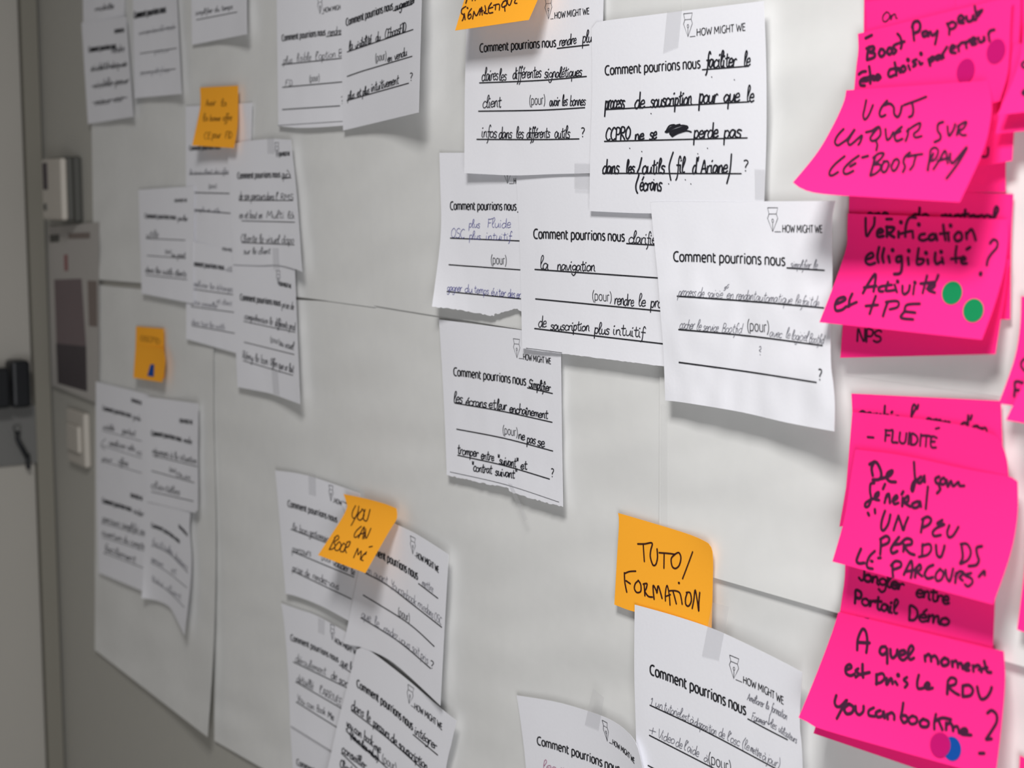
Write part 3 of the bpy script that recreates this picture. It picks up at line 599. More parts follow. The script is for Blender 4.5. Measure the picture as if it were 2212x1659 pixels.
s.hand([('simplifier', 1706.4, 578, 1750, 580, 9), ('le', 1756, 580.7, 1764, 581.5, 10), ('process', 1464.7, 638.8, 1501.5, 640.4, 11), ('de', 1506.4, 641, 1519, 642, 11), ('saisie', 1526.3, 642.8, 1559, 644.4, 11), ('en', 1569, 644.8, 1583, 645.8, 11), ('rendant', 1589, 646.8, 1630, 648.8, 11), ('automatique', 1631.8, 650, 1709, 656.7, 11), ('le', 1717, 657.7, 1728, 658.7, 11), ('fait', 1731, 660, 1753, 661, 11), ('de', 1756, 661.7, 1767, 663, 11), ('cocher', 1467.6, 709.4, 1498, 711.4, 11), ('le', 1504, 712.4, 1513, 713.4, 11), ('service', 1517.8, 714.4, 1550, 716.4, 10), ('Bootfid', 1558.5, 718, 1601, 719.5, 11), ('avec', 1661.6, 727.3, 1687.5, 729.3, 10), ('le', 1696.4, 730.3, 1705, 731.3, 11), ('logiciel', 1709, 733, 1743, 737, 11), ('Bootfid', 1747, 739, 1778, 743, 10), ('sc', 1563, 628, 1573, 621, 7)], 'grey', 1.6, sl=.4,
       extra=[([(1640, 750), (1643, 748), (1644, 753), (1640, 757), (1644, 760)], 1.4), ([(1641.5, 765), (1642.5, 767)], 1.6)])
# ------------------------------------------------------------------ forms, lower middle
s = form('lowest form of the lower left of centre column, only its heading start in view', [(626, 1560), (752, 1640), (760, 1900), (640, 1790)], 4.4)
s.head([(641, 1652), (745, 1704)], 13)
s = form('second form down in the column left of centre, below the form under the orange note', [(607, 1303), (790, 1390), (798, 1672), (627, 1566)], 4.9, {'B': (2, 4)}, top=[(607, 1303), (650, 1318), (690, 1333), (790, 1390)], left=[(607, 1303), (614, 1350), (622, 1450), (627, 1566)])
s.head([(628, 1383), (680, 1405), (730.6, 1431)], 13); s.caption([(723.4, 1387.7), (772, 1417)], 11); s.nib(718, 1383, 33, 9, .45, w=1.2)
s.rules([[(733, 1436.4), (760, 1454)], [(633.6, 1429.9), (750, 1486)], [(639, 1473), (740, 1532)], [(640, 1516.5), (735, 1576)]], 1.9)
s.hand([('que le', 736, 1436, 762, 1449, 9), ('déroulement', 638, 1429, 703, 1459, 9), ('de', 715, 1465, 727, 1470, 9), ('son', 732, 1474, 752, 1484, 9), ('détaillé', 641, 1472, 676, 1490, 9), ("l'ARRIVÉE", 690, 1497, 737, 1526, 9), ('You can', 642, 1514, 678, 1534, 8), ('Book', 684, 1536, 702, 1545, 8), ('Me', 708, 1550, 720, 1557, 8)], w=2.1)
s.tape([(687, 1334), (702, 1340), (701, 1372), (687, 1366)])
s = form('top form of the column left of centre, blurred, half covered by the orange note', [(594, 1016), (778, 1066), (790, 1362), (617, 1283)], 5.8, {'B': (1.5, 3)}, top=[(594, 1016), (640, 1022), (680, 1032), (730, 1049), (778, 1066)], left=[(594, 1016), (601, 1090), (610, 1200), (617, 1283)], bottom=[(617, 1283), (640, 1288), (700, 1312), (790, 1362)])
s.head([(621.8, 1094), (675, 1110), (728, 1128.7)], 13.5); s.caption([(722.2, 1086), (775, 1106)], 10.5); s.nib(715, 1083, 34, 9, .3, w=1.2)
s.rules([[(628.6, 1143.2), (764, 1195)], [(630.7, 1191), (764.8, 1247)], [(630.7, 1232.7), (758.6, 1294)]], 1.9)
s.hand([('le bon', 632, 1144, 664, 1155, 8), ('gestionnaire', 668, 1156, 712, 1172, 8), ('parcours', 631, 1192, 671, 1202, 9), ('valider le', 719, 1221, 766, 1243, 9), ('prise de', 631.7, 1232, 668, 1247, 8), ('rendez-vous', 675, 1250, 731, 1274, 9)], w=2.2); s.small('pour', [(695, 1209), (716, 1217)], 13)
s.tape([(666, 1020), (682, 1026), (683, 1072), (667, 1068)])
s = form('form under the right side of the orange booking note, thin grey writing, curling down', [(738, 1085), (969, 1198), (951, 1524), (743, 1390)], 7.2, {'R': (4, 2), 'BR': (5, 2), 'L': (2, 4)}, top=[(738, 1085), (800, 1108), (857, 1133), (905, 1157), (969, 1198)],
         left=[(738, 1085), (775, 1200), (769, 1260), (743, 1390)], right=[(969, 1198), (963, 1300), (956, 1430), (951, 1524)], bottom=[(743, 1390), (760, 1394), (785, 1400), (850, 1432), (951, 1524)])
s.head([(789, 1190), (845, 1218), (902, 1252.8)], 16, 19); s.caption([(900, 1205.6), (925, 1221), (947.8, 1238)], 13, 14); s.nib(891.7, 1197.3, 37, 11, .55, w=1.2)
s.rules([[(904, 1260.7), (945.7, 1292.5)], [(788.7, 1237.9), (835, 1263), (885, 1301), (954, 1355)], [(784.6, 1285.7), (880, 1345), (937.7, 1396.3)], [(779.7, 1334.6), (860, 1385), (930, 1444)]], 2.4)
s.small('(pour)', [(860.4, 1329), (884.7, 1344)], 16); s.small('?', [(930.6, 1443), (936.6, 1447)], 17, bold=True)
s.hand([('mettre', 911.4, 1263.8, 935, 1280, 9), ('en avant', 790.8, 1237, 836.6, 1263, 10), ('Youcanbook', 844.9, 1269, 898, 1308, 10), ('me', 902, 1310, 918, 1322, 10), ('dans', 919, 1323, 935, 1336, 10), ('OSC', 938, 1338, 953, 1350, 9), ('que', 780.8, 1333.5, 800, 1343.3, 10), ('le', 809, 1350, 818, 1355, 10), ('rendez', 828.4, 1363.9, 858, 1383, 10), ('vous', 862, 1386, 885, 1402, 9), ('soit', 890, 1406, 905, 1418, 10), ('pris', 908.5, 1421, 924, 1435, 10)], 'grey', 1.5)
s = form('form at the bottom left of centre with bold black handwriting and a struck out line', [(768, 1398), (986, 1557), (928, 1868), (692, 1722)], 8.4, {'BL': (8, 1.5), 'R': (2, 3)}, top=[(770, 1403), (785, 1399), (812, 1415), (880, 1468), (950, 1528), (986, 1557)],
         left=[(770, 1403), (752, 1475), (730, 1560), (708, 1659), (692, 1722)], right=[(986, 1557), (974, 1610), (963, 1659), (928, 1868)])
s.head([(771, 1483.5), (830, 1526), (891.2, 1578)], 16, 19); s.caption([(895.5, 1531.6), (925, 1553), (955, 1578)], 13, 14.5); s.nib(883.6, 1520.8, 38, 13, .7, w=1.3, lean=4)
s.rules([[(892.3, 1586.8), (945.3, 1631.2)], [(759, 1534.8), (835, 1593), (915, 1664)], [(748.3, 1579.2), (795, 1621), (850, 1672)], [(737.5, 1626.8), (780, 1668)]], 2.4)
s.small('(pour)', [(825.8, 1646), (856, 1668)], 17)
s.hand([('intégrer', 895.5, 1585, 942, 1620, 10), ('dans', 759, 1533, 785, 1549, 11), ('le', 791.6, 1556, 799, 1561, 11), ('parcours', 806, 1567, 840, 1596, 10), ('de', 844, 1602, 856, 1610, 11), ('souscription', 861, 1616, 922, 1664, 10), ('you', 748.3, 1568, 761, 1578, 9), ('can', 765, 1582, 780, 1594, 9), ('book', 786, 1597.6, 805, 1612, 10), ('me', 807, 1619, 821, 1627, 10), ('(tous les rdvs)', 757, 1592, 816, 1645, 8), ('conseiller', 738.6, 1624.7, 790, 1662, 10), ('Client', 734, 1657, 760, 1674, 10)], w=3.0, extra=[([(752, 1583), (780, 1612), (818, 1640)], 2.6)])
s7 = None
# ------------------------------------------------------------------ orange notes
OG = 'orange sticky notes on the wall'
def onote(label, quad, base, lift=None, **k):
    return Sheet('sticky_note', label, 'sticky note', M['orange'], quad, base, lift, OG, **k)
def pnote(label, quad, base, lift=None, **k):
    return Sheet('sticky_note', label, 'sticky note', M['pink'], quad, base, lift, 'pink sticky notes on the right', **k)
n = onote('orange note at upper left with three short lines, above the ruled box form', [(432, 189), (514, 185), (505, 320), (415, 314)], 8.0, {'B': (10, 1.6), 'BL': (5, 2)}, left=[(432, 189), (433, 225), (428, 255), (415, 314)], right=[(514, 185), (514, 240), (512, 280), (505, 320)])
n.hand([('Avoir', 444, 229, 465, 228, 8), ('la', 477, 229, 488, 229, 8), ('la', 438, 262, 448, 261, 8), ('bonne', 453, 261, 475, 261, 7), ('offre', 481, 261, 500, 260, 8), ('CE', 440, 300, 454, 300, 8), ('pour', 458, 298, 476, 298, 8), ('FID', 486, 299, 500, 299, 8)], 'dark', 2.0, sl=.2)
n = onote('back one of two leftmost small orange notes, one line of writing', [(294, 705), (354, 710), (355, 818), (291, 805)], 5.2, {'B': (4, 2)}); n.hand([('OSCFID', 303, 735, 345, 743, 6)], 'dark', 1.8)
n = onote('front one of two leftmost small orange notes, with a blue sticker', [(293, 746), (353, 752), (350, 826), (288, 816)], 6.2, {'B': (7, 1.6), 'R': (3, 3)}, right=[(353, 752), (357, 775), (355, 800), (350, 826)])
i = Ink(); i.quad([(325, 787), (333, 787), (332, 814), (318, 812)]); n.add('blue_sticker', i, M['bluedot'], .0004)
n = onote('orange booking note left of centre, curling out over two forms', [(742, 1067), (856, 1098), (789, 1238), (687, 1199)], 13.0, {'B': (33, 1.5)}, top=[(742, 1067), (790, 1077), (830, 1088), (856, 1098)], left=[(742, 1067), (750, 1092), (748, 1100), (735, 1125), (687, 1199)], right=[(856, 1098), (858, 1112), (855, 1125), (838, 1152), (789, 1238)])
trace(n, 560, 980, 4.809, '''1000,540 970,600 965,650 990,670 1030,600;1035,545 1020,620 985,690 955,745;1065,590 1030,630 1020,670 1050,690 1085,650 1085,590 1065,575;1100,580 1080,650 1090,690 1120,690 1150,580;1060,755 1010,800 985,850 1000,870 1040,840;1030,875 1060,810 1090,760 1085,820 1075,885;1040,840 1095,820;1105,800 1090,880;1105,780 1110,880 1160,775
790,870 760,930 730,990;780,875 815,850 825,880 780,920 790,960 760,990 725,995;830,915 790,960 790,1000 825,1000 850,950 835,915;875,930 845,975 845,1015 880,1010 900,960 880,930;910,930 875,1020;910,920 945,915 925,965 890,980 905,1030;980,1080 1010,1010 1025,985 1025,1050 1060,1010 1050,1100;1115,1020 1075,1060 1060,1100 1080,1110;1080,1050 1110,1040;1140,970 1175,962''', 2.5, 'dark')
n = onote('large orange note about training right of centre, tucked behind a form', [(1335, 1108), (1538, 1182), (1537, 1357), (1327, 1306)], 5.2, {'R': (2, 3), 'TR': (2, 4), 'B': (2, 3)}, top=[(1335, 1108), (1420, 1133), (1490, 1155), (1526, 1171), (1535, 1180), (1539, 1192)], left=[(1335, 1108), (1337, 1130), (1333, 1200), (1327, 1306)], right=[(1539, 1192), (1540, 1230), (1537, 1357)], bottom=[(1327, 1306), (1372, 1322), (1460, 1340), (1537, 1357)])
trace(n, 1280, 1080, 5.53, '''540,525 620,525 710,515 695,600 690,680 720,775 755,770 775,690 770,585;605,530 618,735;795,630 920,640 985,650;855,640 852,815;985,650 940,700 950,790 990,818 1035,780 1055,690 1030,630 980,650;1195,620 1140,770 1075,940
380,870 385,980 408,1100;380,880 440,855 515,850;400,965 450,1000;545,965 510,1000 500,1060 530,1105 575,1090 575,1010 545,960;615,1000 620,1070 625,1145;605,1005 650,1000 640,1060 625,1090 665,1150 715,1160;735,1185 725,1090 725,1020 760,1080 770,1110 785,1025 830,1175;870,1205 870,1110 890,1020 915,1130 925,1255;880,1150 930,1130;920,1085 990,1085 1040,1110 1060,1180 1070,1245;960,1090 980,1160 1000,1240;1030,990;1130,1110 1110,1180 1115,1250 1150,1265 1180,1200 1165,1110 1120,1105;1190,1295 1210,1190 1225,1075 1250,1200 1268,1330 1270,1220 1280,1105''', 3.4, 'dark')
s7 = form('form tucked over the orange training note, pencil notes under its caption', [(1371, 1306), (1733, 1452), (1738, 1912), (1376, 1722)], 9.0, {'R': (4, 3), 'TR': (2, 2)}, top=[(1371, 1306), (1450, 1328), (1535, 1356), (1600, 1385), (1680, 1424), (1733, 1452)], right=[(1733, 1452), (1727, 1560), (1733, 1640), (1738, 1912)], left=[(1371, 1306), (1370, 1450), (1374, 1600), (1376, 1722)])
s = s7
s.head([(1404.4, 1456.4), (1505, 1497), (1610.8, 1545)], 21, 24); s.caption([(1605.8, 1475.4), (1650, 1497), (1692.6, 1522.5)], 14.5, 17); s.nib(1585, 1466.2, 47, 20, .42, w=1.5, lean=1)
s.rules([[(1615.4, 1553), (1660, 1577), (1701, 1598)], [(1404, 1523.4), (1530, 1583), (1690, 1668)], [(1402.8, 1588.5), (1538.8, 1658.2), (1580, 1680)], [(1399.9, 1653.6), (1440, 1675)]], 2.6)
s.small('(pour)', [(1530.8, 1648), (1578.8, 1668.5)], 22)
s.hand([('Améliorer la', 1613.8, 1512, 1660, 1533, 8), ('formation', 1665, 1536, 1699, 1555, 9), ('Former', 1623, 1554, 1654, 1568, 9), ('les', 1664, 1570, 1676, 1577, 9), ('utilisateurs', 1681, 1580, 1720, 1606, 8), ('1 un', 1404, 1522, 1430, 1532, 9), ('tutoriel', 1433, 1535, 1470, 1551, 10), ('est', 1472, 1553, 1487, 1558, 9), ('à', 1490, 1561, 1497, 1564, 9), ('disposition', 1500, 1566, 1546, 1588, 9), ('de', 1552, 1590, 1564, 1596, 10), ("l'osc", 1570, 1599, 1596, 1612, 10), ('(le', 1603, 1614, 1617, 1622, 10), ('mettre', 1620, 1623, 1643, 1637, 9), ('à', 1646, 1640, 1653, 1644, 9), ('jour)', 1656, 1645, 1682, 1659, 10), ('+', 1400, 1586, 1414, 1590, 11), ('Video', 1420, 1593, 1455, 1608, 10), ('de', 1459, 1611, 1472, 1618, 10), ("l'aide", 1477, 1619, 1508, 1635, 10), ('à', 1520, 1644, 1528, 1648, 9)], 'grey', 1.7, sl=.35,
       extra=[([(1622, 1558), (1640, 1558), (1653, 1563)], 1.6), ([(1663, 1544), (1660, 1564)], 1.7), ([(1656, 1558), (1660, 1565), (1666, 1560)], 1.7)])
s.tape([(1539, 1301), (1575, 1311), (1553, 1427), (1516, 1418)])
s8 = form('form at the bottom centre, top right corner curled outward, reddish pen below its heading', [(1116, 1502), (1392, 1600), (1402, 1990), (1150, 1840)], 5.0, {'TR': (4, 3), 'R': (8, 4)}, top=[(1116, 1502), (1200, 1516), (1267, 1535), (1315, 1553), (1350, 1576), (1376, 1610), (1392, 1680)], left=[(1116, 1502), (1126, 1570), (1136, 1659), (1150, 1840)],
          right=[(1392, 1680), (1394, 1720), (1402, 1990)])
s = s8
s.head([(1160.6, 1608), (1240, 1633), (1338, 1672)], 17, 20); s.caption([(1323.3, 1608), (1350, 1629), (1370.5, 1650)], 11, 12); s.nib(1312, 1601.6, 43, 11, .55, w=1.3, lean=-6)
s.hand([('les', 1173, 1662, 1200, 1668, 11), ('étapes', 1206, 1672, 1250, 1685, 10)], 'red', 1.7); s.tape([(1281, 1487), (1305, 1507), (1293, 1578), (1263, 1566)])
n = onote('orange note hanging at the top edge of the picture over a form, slanted capitals', [(1012, -100), (1185, -150), (1142, 43), (983, 66)], 13.0, {'B': (21, 1.5)}, left=[(1012, -100), (1010, -30), (998, 15), (983, 66)], right=[(1185, -150), (1182, -60), (1165, -10), (1142, 43)])
trace(n, 960, 0, 6.506, '''300,90 245,130 240,185 270,210 265,260 250,290;280,190 290,275;322,110;380,120 340,180 330,240 345,265 375,235 365,195 335,225;415,160 395,265;415,160 450,220 500,120;495,210 510,140 525,100 530,210;500,165 545,150;570,80 580,150 555,180 605,190;660,40 620,110 625,180 680,175;620,120 680,100;690,75 770,60 770,140;720,70 715,135;830,20 805,70 820,100 870,70 870,10 830,20;845,85 850,155;885,-10 890,50 920,70 950,-10;1000,-10 985,40 1020,45
300,45 320,-20;390,10 400,-40;430,5 450,-50''', 2.9, 'dark')
# ------------------------------------------------------------------ pink notes: upper stack
def dots(n, L):
    for nm, m, cx, cy, rx, ry, t in L:
        i = Ink(); i.disc(cx, cy, rx, ry, t); n.add(nm, i, M[m], .0005)
n = pnote('rearmost pink note at upper right, showing dark under the note with two magenta dots', [(1868, -130), (2176, -180), (2172, 415), (1862, 420)][:4], 3.5, {'B': (1, 2)})
n = pnote('pink note below the top stack at right, dark cut off words along its lower rim', [(1835, 408), (2189, 419), (2182, 690), (1826, 690)], 4.4, {'R': (1, 3)}, right=[(2189, 419), (2188, 440), (2184, 520), (2182, 690)])
n.hand([('ans', 1872, 476, 1915, 477, 16), ('do', 1968, 478, 2004, 479, 16), ('moteral', 2032, 480, 2152, 483, 17)], 'marker', 6.5)
n = pnote('dark pink note behind the note with green dots, three capitals below it', [(1834, 520), (2180, 560), (2150, 765), (1815, 773)], 6.2, {'B': (5, 2), 'R': (3, 4)}, right=[(2180, 560), (2170, 640), (2160, 700), (2150, 765)])
n.hand([('NPS', 1850, 737, 1901, 740, 15)], 'marker', 5)
n = pnote('pink note with two green dots and a big question mark', [(1831, 461), (2176, 474), (2121, 734), (1770, 696)], 8.0, {'B': (20, 1.6)}, left=[(1831, 461), (1830, 500), (1828, 535), (1805, 605), (1770, 696)], right=[(2176, 474), (2178, 510), (2170, 580), (2148, 660), (2121, 734)])
trace(n, 1700, 380, 4.148, '''705,380 705,470 715,540 750,490 780,440 785,375;890,388 940,388;810,515 860,500 840,475 810,500 815,545 865,540;895,455 895,545;890,460 960,465 935,505 905,515 960,550;1000,500 1000,550;1020,415;1155,375 1100,375 1070,430 1060,500 1060,545;1010,520 1110,495;1125,495 1130,555;1180,435;1235,520 1195,530 1185,565 1220,580 1260,565;1310,520 1275,540 1280,575 1320,565 1330,520 1345,575;1400,440 1410,520 1420,575;1370,520 1450,510;1445,530 1450,580;1465,445;1530,505 1500,545 1520,585 1565,565 1560,515 1530,505;1605,510 1610,565;1610,525 1650,480 1675,520 1690,575
710,750 770,725 760,690 715,720 705,770 740,795 790,780;825,640 810,720 820,775;870,650 855,720 865,775;910,720 920,775;945,665;1025,720 985,730 985,770 1020,760 1025,720 1030,800 1015,870 960,880;1085,735 1090,795;1090,670;1180,650 1170,720 1165,790 1210,785 1225,750 1180,745;1260,750 1265,790;1245,690;1330,690 1325,750 1340,790 1380,770;1390,735 1400,785;1380,680;1520,630 1510,700 1515,775;1470,745 1560,735;1560,760 1600,745 1580,725 1560,750 1570,785 1610,785;1610,660 1640,640
680,1050 730,960 790,880 790,950 775,1035;690,1000 800,985;860,985 825,1000 825,1030 860,1035;905,950 890,1000 890,1030 980,1020;870,985 940,975;965,975 985,1040;990,945;1035,985 1035,1040 1055,1060 1090,1030 1100,980;1140,985 1130,1060;1145,955;1255,895 1235,970 1215,1050;1195,965 1330,950;1255,1010 1310,1000 1325,970 1280,975 1265,1020 1325,1045;1355,890 1340,930
450,1145 520,1110 510,1085 455,1105 430,1160 440,1205 490,1200 530,1170;585,1055 560,1110 555,1170;540,1170 580,1150 625,1130;795,1075 765,1160 740,1235;705,1165 815,1155;905,1125 880,1190 860,1255;885,1130 960,1120 1000,1130 990,1175 920,1195;1190,1145 1075,1155 1050,1215 1020,1270 1130,1285;1060,1215 1150,1225;1820,605 1850,570 1885,590 1880,640 1830,700 1800,750 1790,800;1726,875 1744,880;1735,866 1737,890;1728,885 1742,868''', 6.6)
dots(n, [('green_dot', 'green', 2056.5, 632.5, 21.5, 25.5, .35), ('green_dot', 'green', 2102.5, 670.5, 22, 25.8, .3)])
n = pnote('pink note at the top right corner, only a pale left strip in view', [(2196, -90), (2420, -130), (2410, 60), (2190, 95)], 3.2)
n = pnote('pink note at top right peeking above the note with two magenta dots, one short word', [(1868, 4), (2200, -40), (2185, 200), (1850, 260)], 6.2, {'B': (4, 2)}, left=[(1868, 4), (1873, 65), (1868, 140), (1850, 260)])
n.hand([('On', 1905, 49, 1936, 40, 11, 4)], 'marker')
n = pnote('pink note edge behind the top stack, torn slit along its right side', [(2060, -40), (2205, -58), (2190, 345), (2100, 360)], 7.2, {'B': (5, 2)}, right=[(2205, -58), (2203, 60), (2194, 230), (2186, 347)], bottom=[(2100, 360), (2130, 357), (2186, 347)])
n.hand([('J', 2118, 340, 2132, 338, 10, 5)], 'marker')
n = pnote('pink note at top right with two magenta dots', [(1853, 73), (2186, -8), (2160, 218), (1842, 300)], 9.5, {'B': (4, 1.7), 'R': (2, 2)}, left=[(1853, 73), (1854, 110), (1848, 160), (1836, 300)], right=[(2186, -8), (2182, 60), (2178, 150), (2160, 218)])
trace(n, 1700, 0, 4.254, '''722,350 780,322;755,430 740,490 735,548;730,445 790,425 800,455 760,480 805,490 800,525 740,548;860,450 845,490 865,520 895,495 885,455 860,452;935,440 920,475 940,500 965,475 955,440 935,442;1015,400 980,420 985,445 1005,465 980,495;1015,310 1040,340 1055,400 1045,445;1030,395 1080,380
1155,240 1160,300 1168,370;1150,250 1165,205 1205,195 1225,235 1210,285 1165,305;1280,285 1245,300 1255,335 1295,315 1295,290 1300,330;1320,290 1335,325 1370,300 1385,280 1375,340 1360,405;1470,215 1490,260 1490,315;1475,225 1520,200 1555,225 1530,260 1490,265;1580,200 1625,170 1600,140 1575,165 1580,205 1625,210;1650,150 1660,195 1700,185 1710,140 1715,180 1740,175;1725,55 1735,120 1750,150 1790,100;1755,110 1795,90
660,682 690,660 725,655;680,745 740,740 715,715 675,740 675,780 715,785;755,610 765,690 765,765;700,720 795,695;780,705 800,735 830,700;815,720 855,705 835,685 815,710 830,735 860,710;985,630 945,640 930,680 945,705 985,690;990,575 1000,630 1005,690;1005,650 1025,625 1040,665;1065,605 1045,635 1065,660 1090,635 1075,605 1060,610;1115,600 1130,640;1110,548;1190,545 1155,565 1185,590 1160,610;1215,565 1225,590 1245,580;1230,492
1300,545 1315,600;1300,550 1340,520 1345,550 1310,570;1400,505 1365,525 1380,550 1410,525 1405,500 1420,540;1430,490 1440,530;1430,495 1470,430;1505,460 1545,430 1520,415 1500,445 1505,480 1550,485;1570,420 1580,470;1575,430 1600,395 1635,390;1640,385 1650,440;1645,395 1680,365;1690,390 1735,360 1710,345 1690,375 1700,410 1740,400;1760,345 1770,385 1805,375 1810,335 1815,370;1850,305 1860,375;1850,320 1865,285 1905,272''', 7.2)
dots(n, [('magenta_dot', 'magenta', 2086, 153.5, 19, 27.5, .3), ('magenta_dot', 'magenta', 2151.5, 110.5, 19.5, 27.5, .35)])
n = pnote('pink note at right with slanted capitals, its corner flaring out to the left', [(1828, 195), (2133, 174), (2073, 437), (1713, 394)], 15.0, {'B': (30, 1.5), 'BL': (6, 2), 'R': (4, 2)}, left=[(1828, 195), (1822, 222), (1800, 270), (1765, 330), (1713, 394)], right=[(2133, 174), (2141, 210), (2141, 250), (2124, 325), (2073, 437)], bottom=[(1713, 394), (1735, 409), (1780, 419), (1900, 427), (2073, 437)])
trace(n, 1700, 0, 4.254, '''728,920 712,1000 700,1060 715,1098 750,1060 790,965;920,925 870,985 850,1040 865,1072 905,1055;895,965 945,952 980,985 985,1045 1015,1075 1040,1040 1055,975
1075,965 1130,945 1200,920 1280,888;1150,945 1160,1010 1150,1060 1120,1075;520,1185 465,1245 440,1305 465,1335 510,1310 560,1270 625,1185 585,1250 560,1300 575,1332 610,1310 660,1265 690,1245 675,1300 655,1330
725,1215 780,1200 845,1165 860,1230 830,1275 785,1295 765,1270 800,1215 845,1165;815,1290 830,1330 820,1380;905,1185 910,1245 920,1285 950,1265 975,1215
1055,1165 1000,1215 990,1265 1010,1295 1060,1275;1000,1225 1045,1205;1115,1185 1110,1240 1090,1295;1100,1205 1160,1160 1225,1130 1210,1190 1165,1230 1180,1262 1238,1250
1435,1120 1390,1140 1385,1200 1410,1240 1405,1280 1355,1305;1475,1160 1480,1225 1495,1245 1530,1190 1545,1140;1580,1160 1560,1240;1570,1160 1625,1125 1650,1125 1620,1180 1580,1205 1605,1240 1645,1240
530,1435 450,1500 400,1560 390,1605 420,1610 470,1580;660,1430 590,1480 530,1540 520,1585 550,1598 610,1570;580,1530 630,1500;690,1447 745,1432
810,1440 790,1520 765,1610;790,1450 845,1410 890,1410 860,1460 805,1510 850,1510 860,1545 820,1590 765,1615;890,1480 870,1540 880,1580 910,1570 935,1510 920,1480 890,1490
985,1470 960,1530 975,1570 1005,1550 1030,1490 1010,1460 985,1475;1130,1400 1085,1440 1070,1490 1085,1530 1065,1580;1110,1440 1170,1425 1245,1415;1185,1430 1170,1480 1160,1520 1130,1560
1345,1410 1305,1500 1295,1565;1290,1560 1310,1450 1320,1380 1360,1355 1390,1385 1370,1450 1335,1480;1345,1555 1400,1470 1450,1385 1470,1440 1475,1500;1385,1480 1480,1450;1500,1410 1500,1470 1520,1500 1560,1460 1655,1350 1590,1470 1520,1570 1465,1640''', 6.4)
# lower stack
n = pnote('top note of the lower pink column, one row of cut off letters', [(1839, 850), (2162, 866), (2168, 1060), (1813, 1138)], 5.4, {'B': (3, 2)}, left=[(1839, 850), (1841, 915), (1834, 1010), (1813, 1138)])
n.hand([('combien', 1855, 906, 1957, 920, 17), ("l'", 1966, 908, 1982, 911, 17), ('amm', 2000, 918, 2052, 926, 15), ("d'on", 2074, 930, 2132, 943, 18)], 'marker', 6)
n = pnote('second note of the lower pink column, a dash and thin capitals', [(1841, 890), (2150, 938), (2180, 1060), (1822, 1120)], 8.6, {'R': (2.5, 3), 'B': (2, 2)}, top=[(1841, 890), (1940, 899), (2050, 914), (2110, 926), (2152, 942)], right=[(2152, 942), (2166, 965), (2176, 1000), (2180, 1060)])
n.hand([('FLUIDITE', 1910.5, 952, 2021, 968, 13.5)], 'marker', 5, extra=[([(1874, 944), (1887, 945)], 5), ([(2021, 926), (2029, 924)], 4.5)])
n = pnote('dark pink note under the general remark note, scrawled words in shadow', [(1826, 1160), (2152, 1230), (2143, 1440), (1805, 1380)], 9.0, {'B': (1, 2)}, left=[(1826, 1160), (1825, 1240), (1819, 1290), (1805, 1380)])
n.hand([('Jongler', 1855, 1253, 1950, 1276, 15), ('entre', 1979, 1290, 2048, 1305, 16), ('Portail', 1845, 1303, 1936, 1326, 15), ('Démo', 1962, 1338, 2048, 1352, 16)], 'marker', 6, extra=[([(1850, 1333), (1858, 1335)], 3), ([(1868, 1336), (1876, 1337)], 3)])
n = pnote('general remark note in the lower pink column, five lines mixing script and capitals', [(1848, 971), (2196, 1034), (2145, 1306), (1798, 1213)], 13.0, {'B': (17, 1.6)}, top=[(1848, 971), (1950, 984), (2090, 1014), (2182, 1030), (2198, 1040)], left=[(1848, 971), (1838, 1030), (1824, 1120), (1798, 1213)], right=[(2198, 1040), (2198, 1110), (2183, 1195), (2145, 1306)])
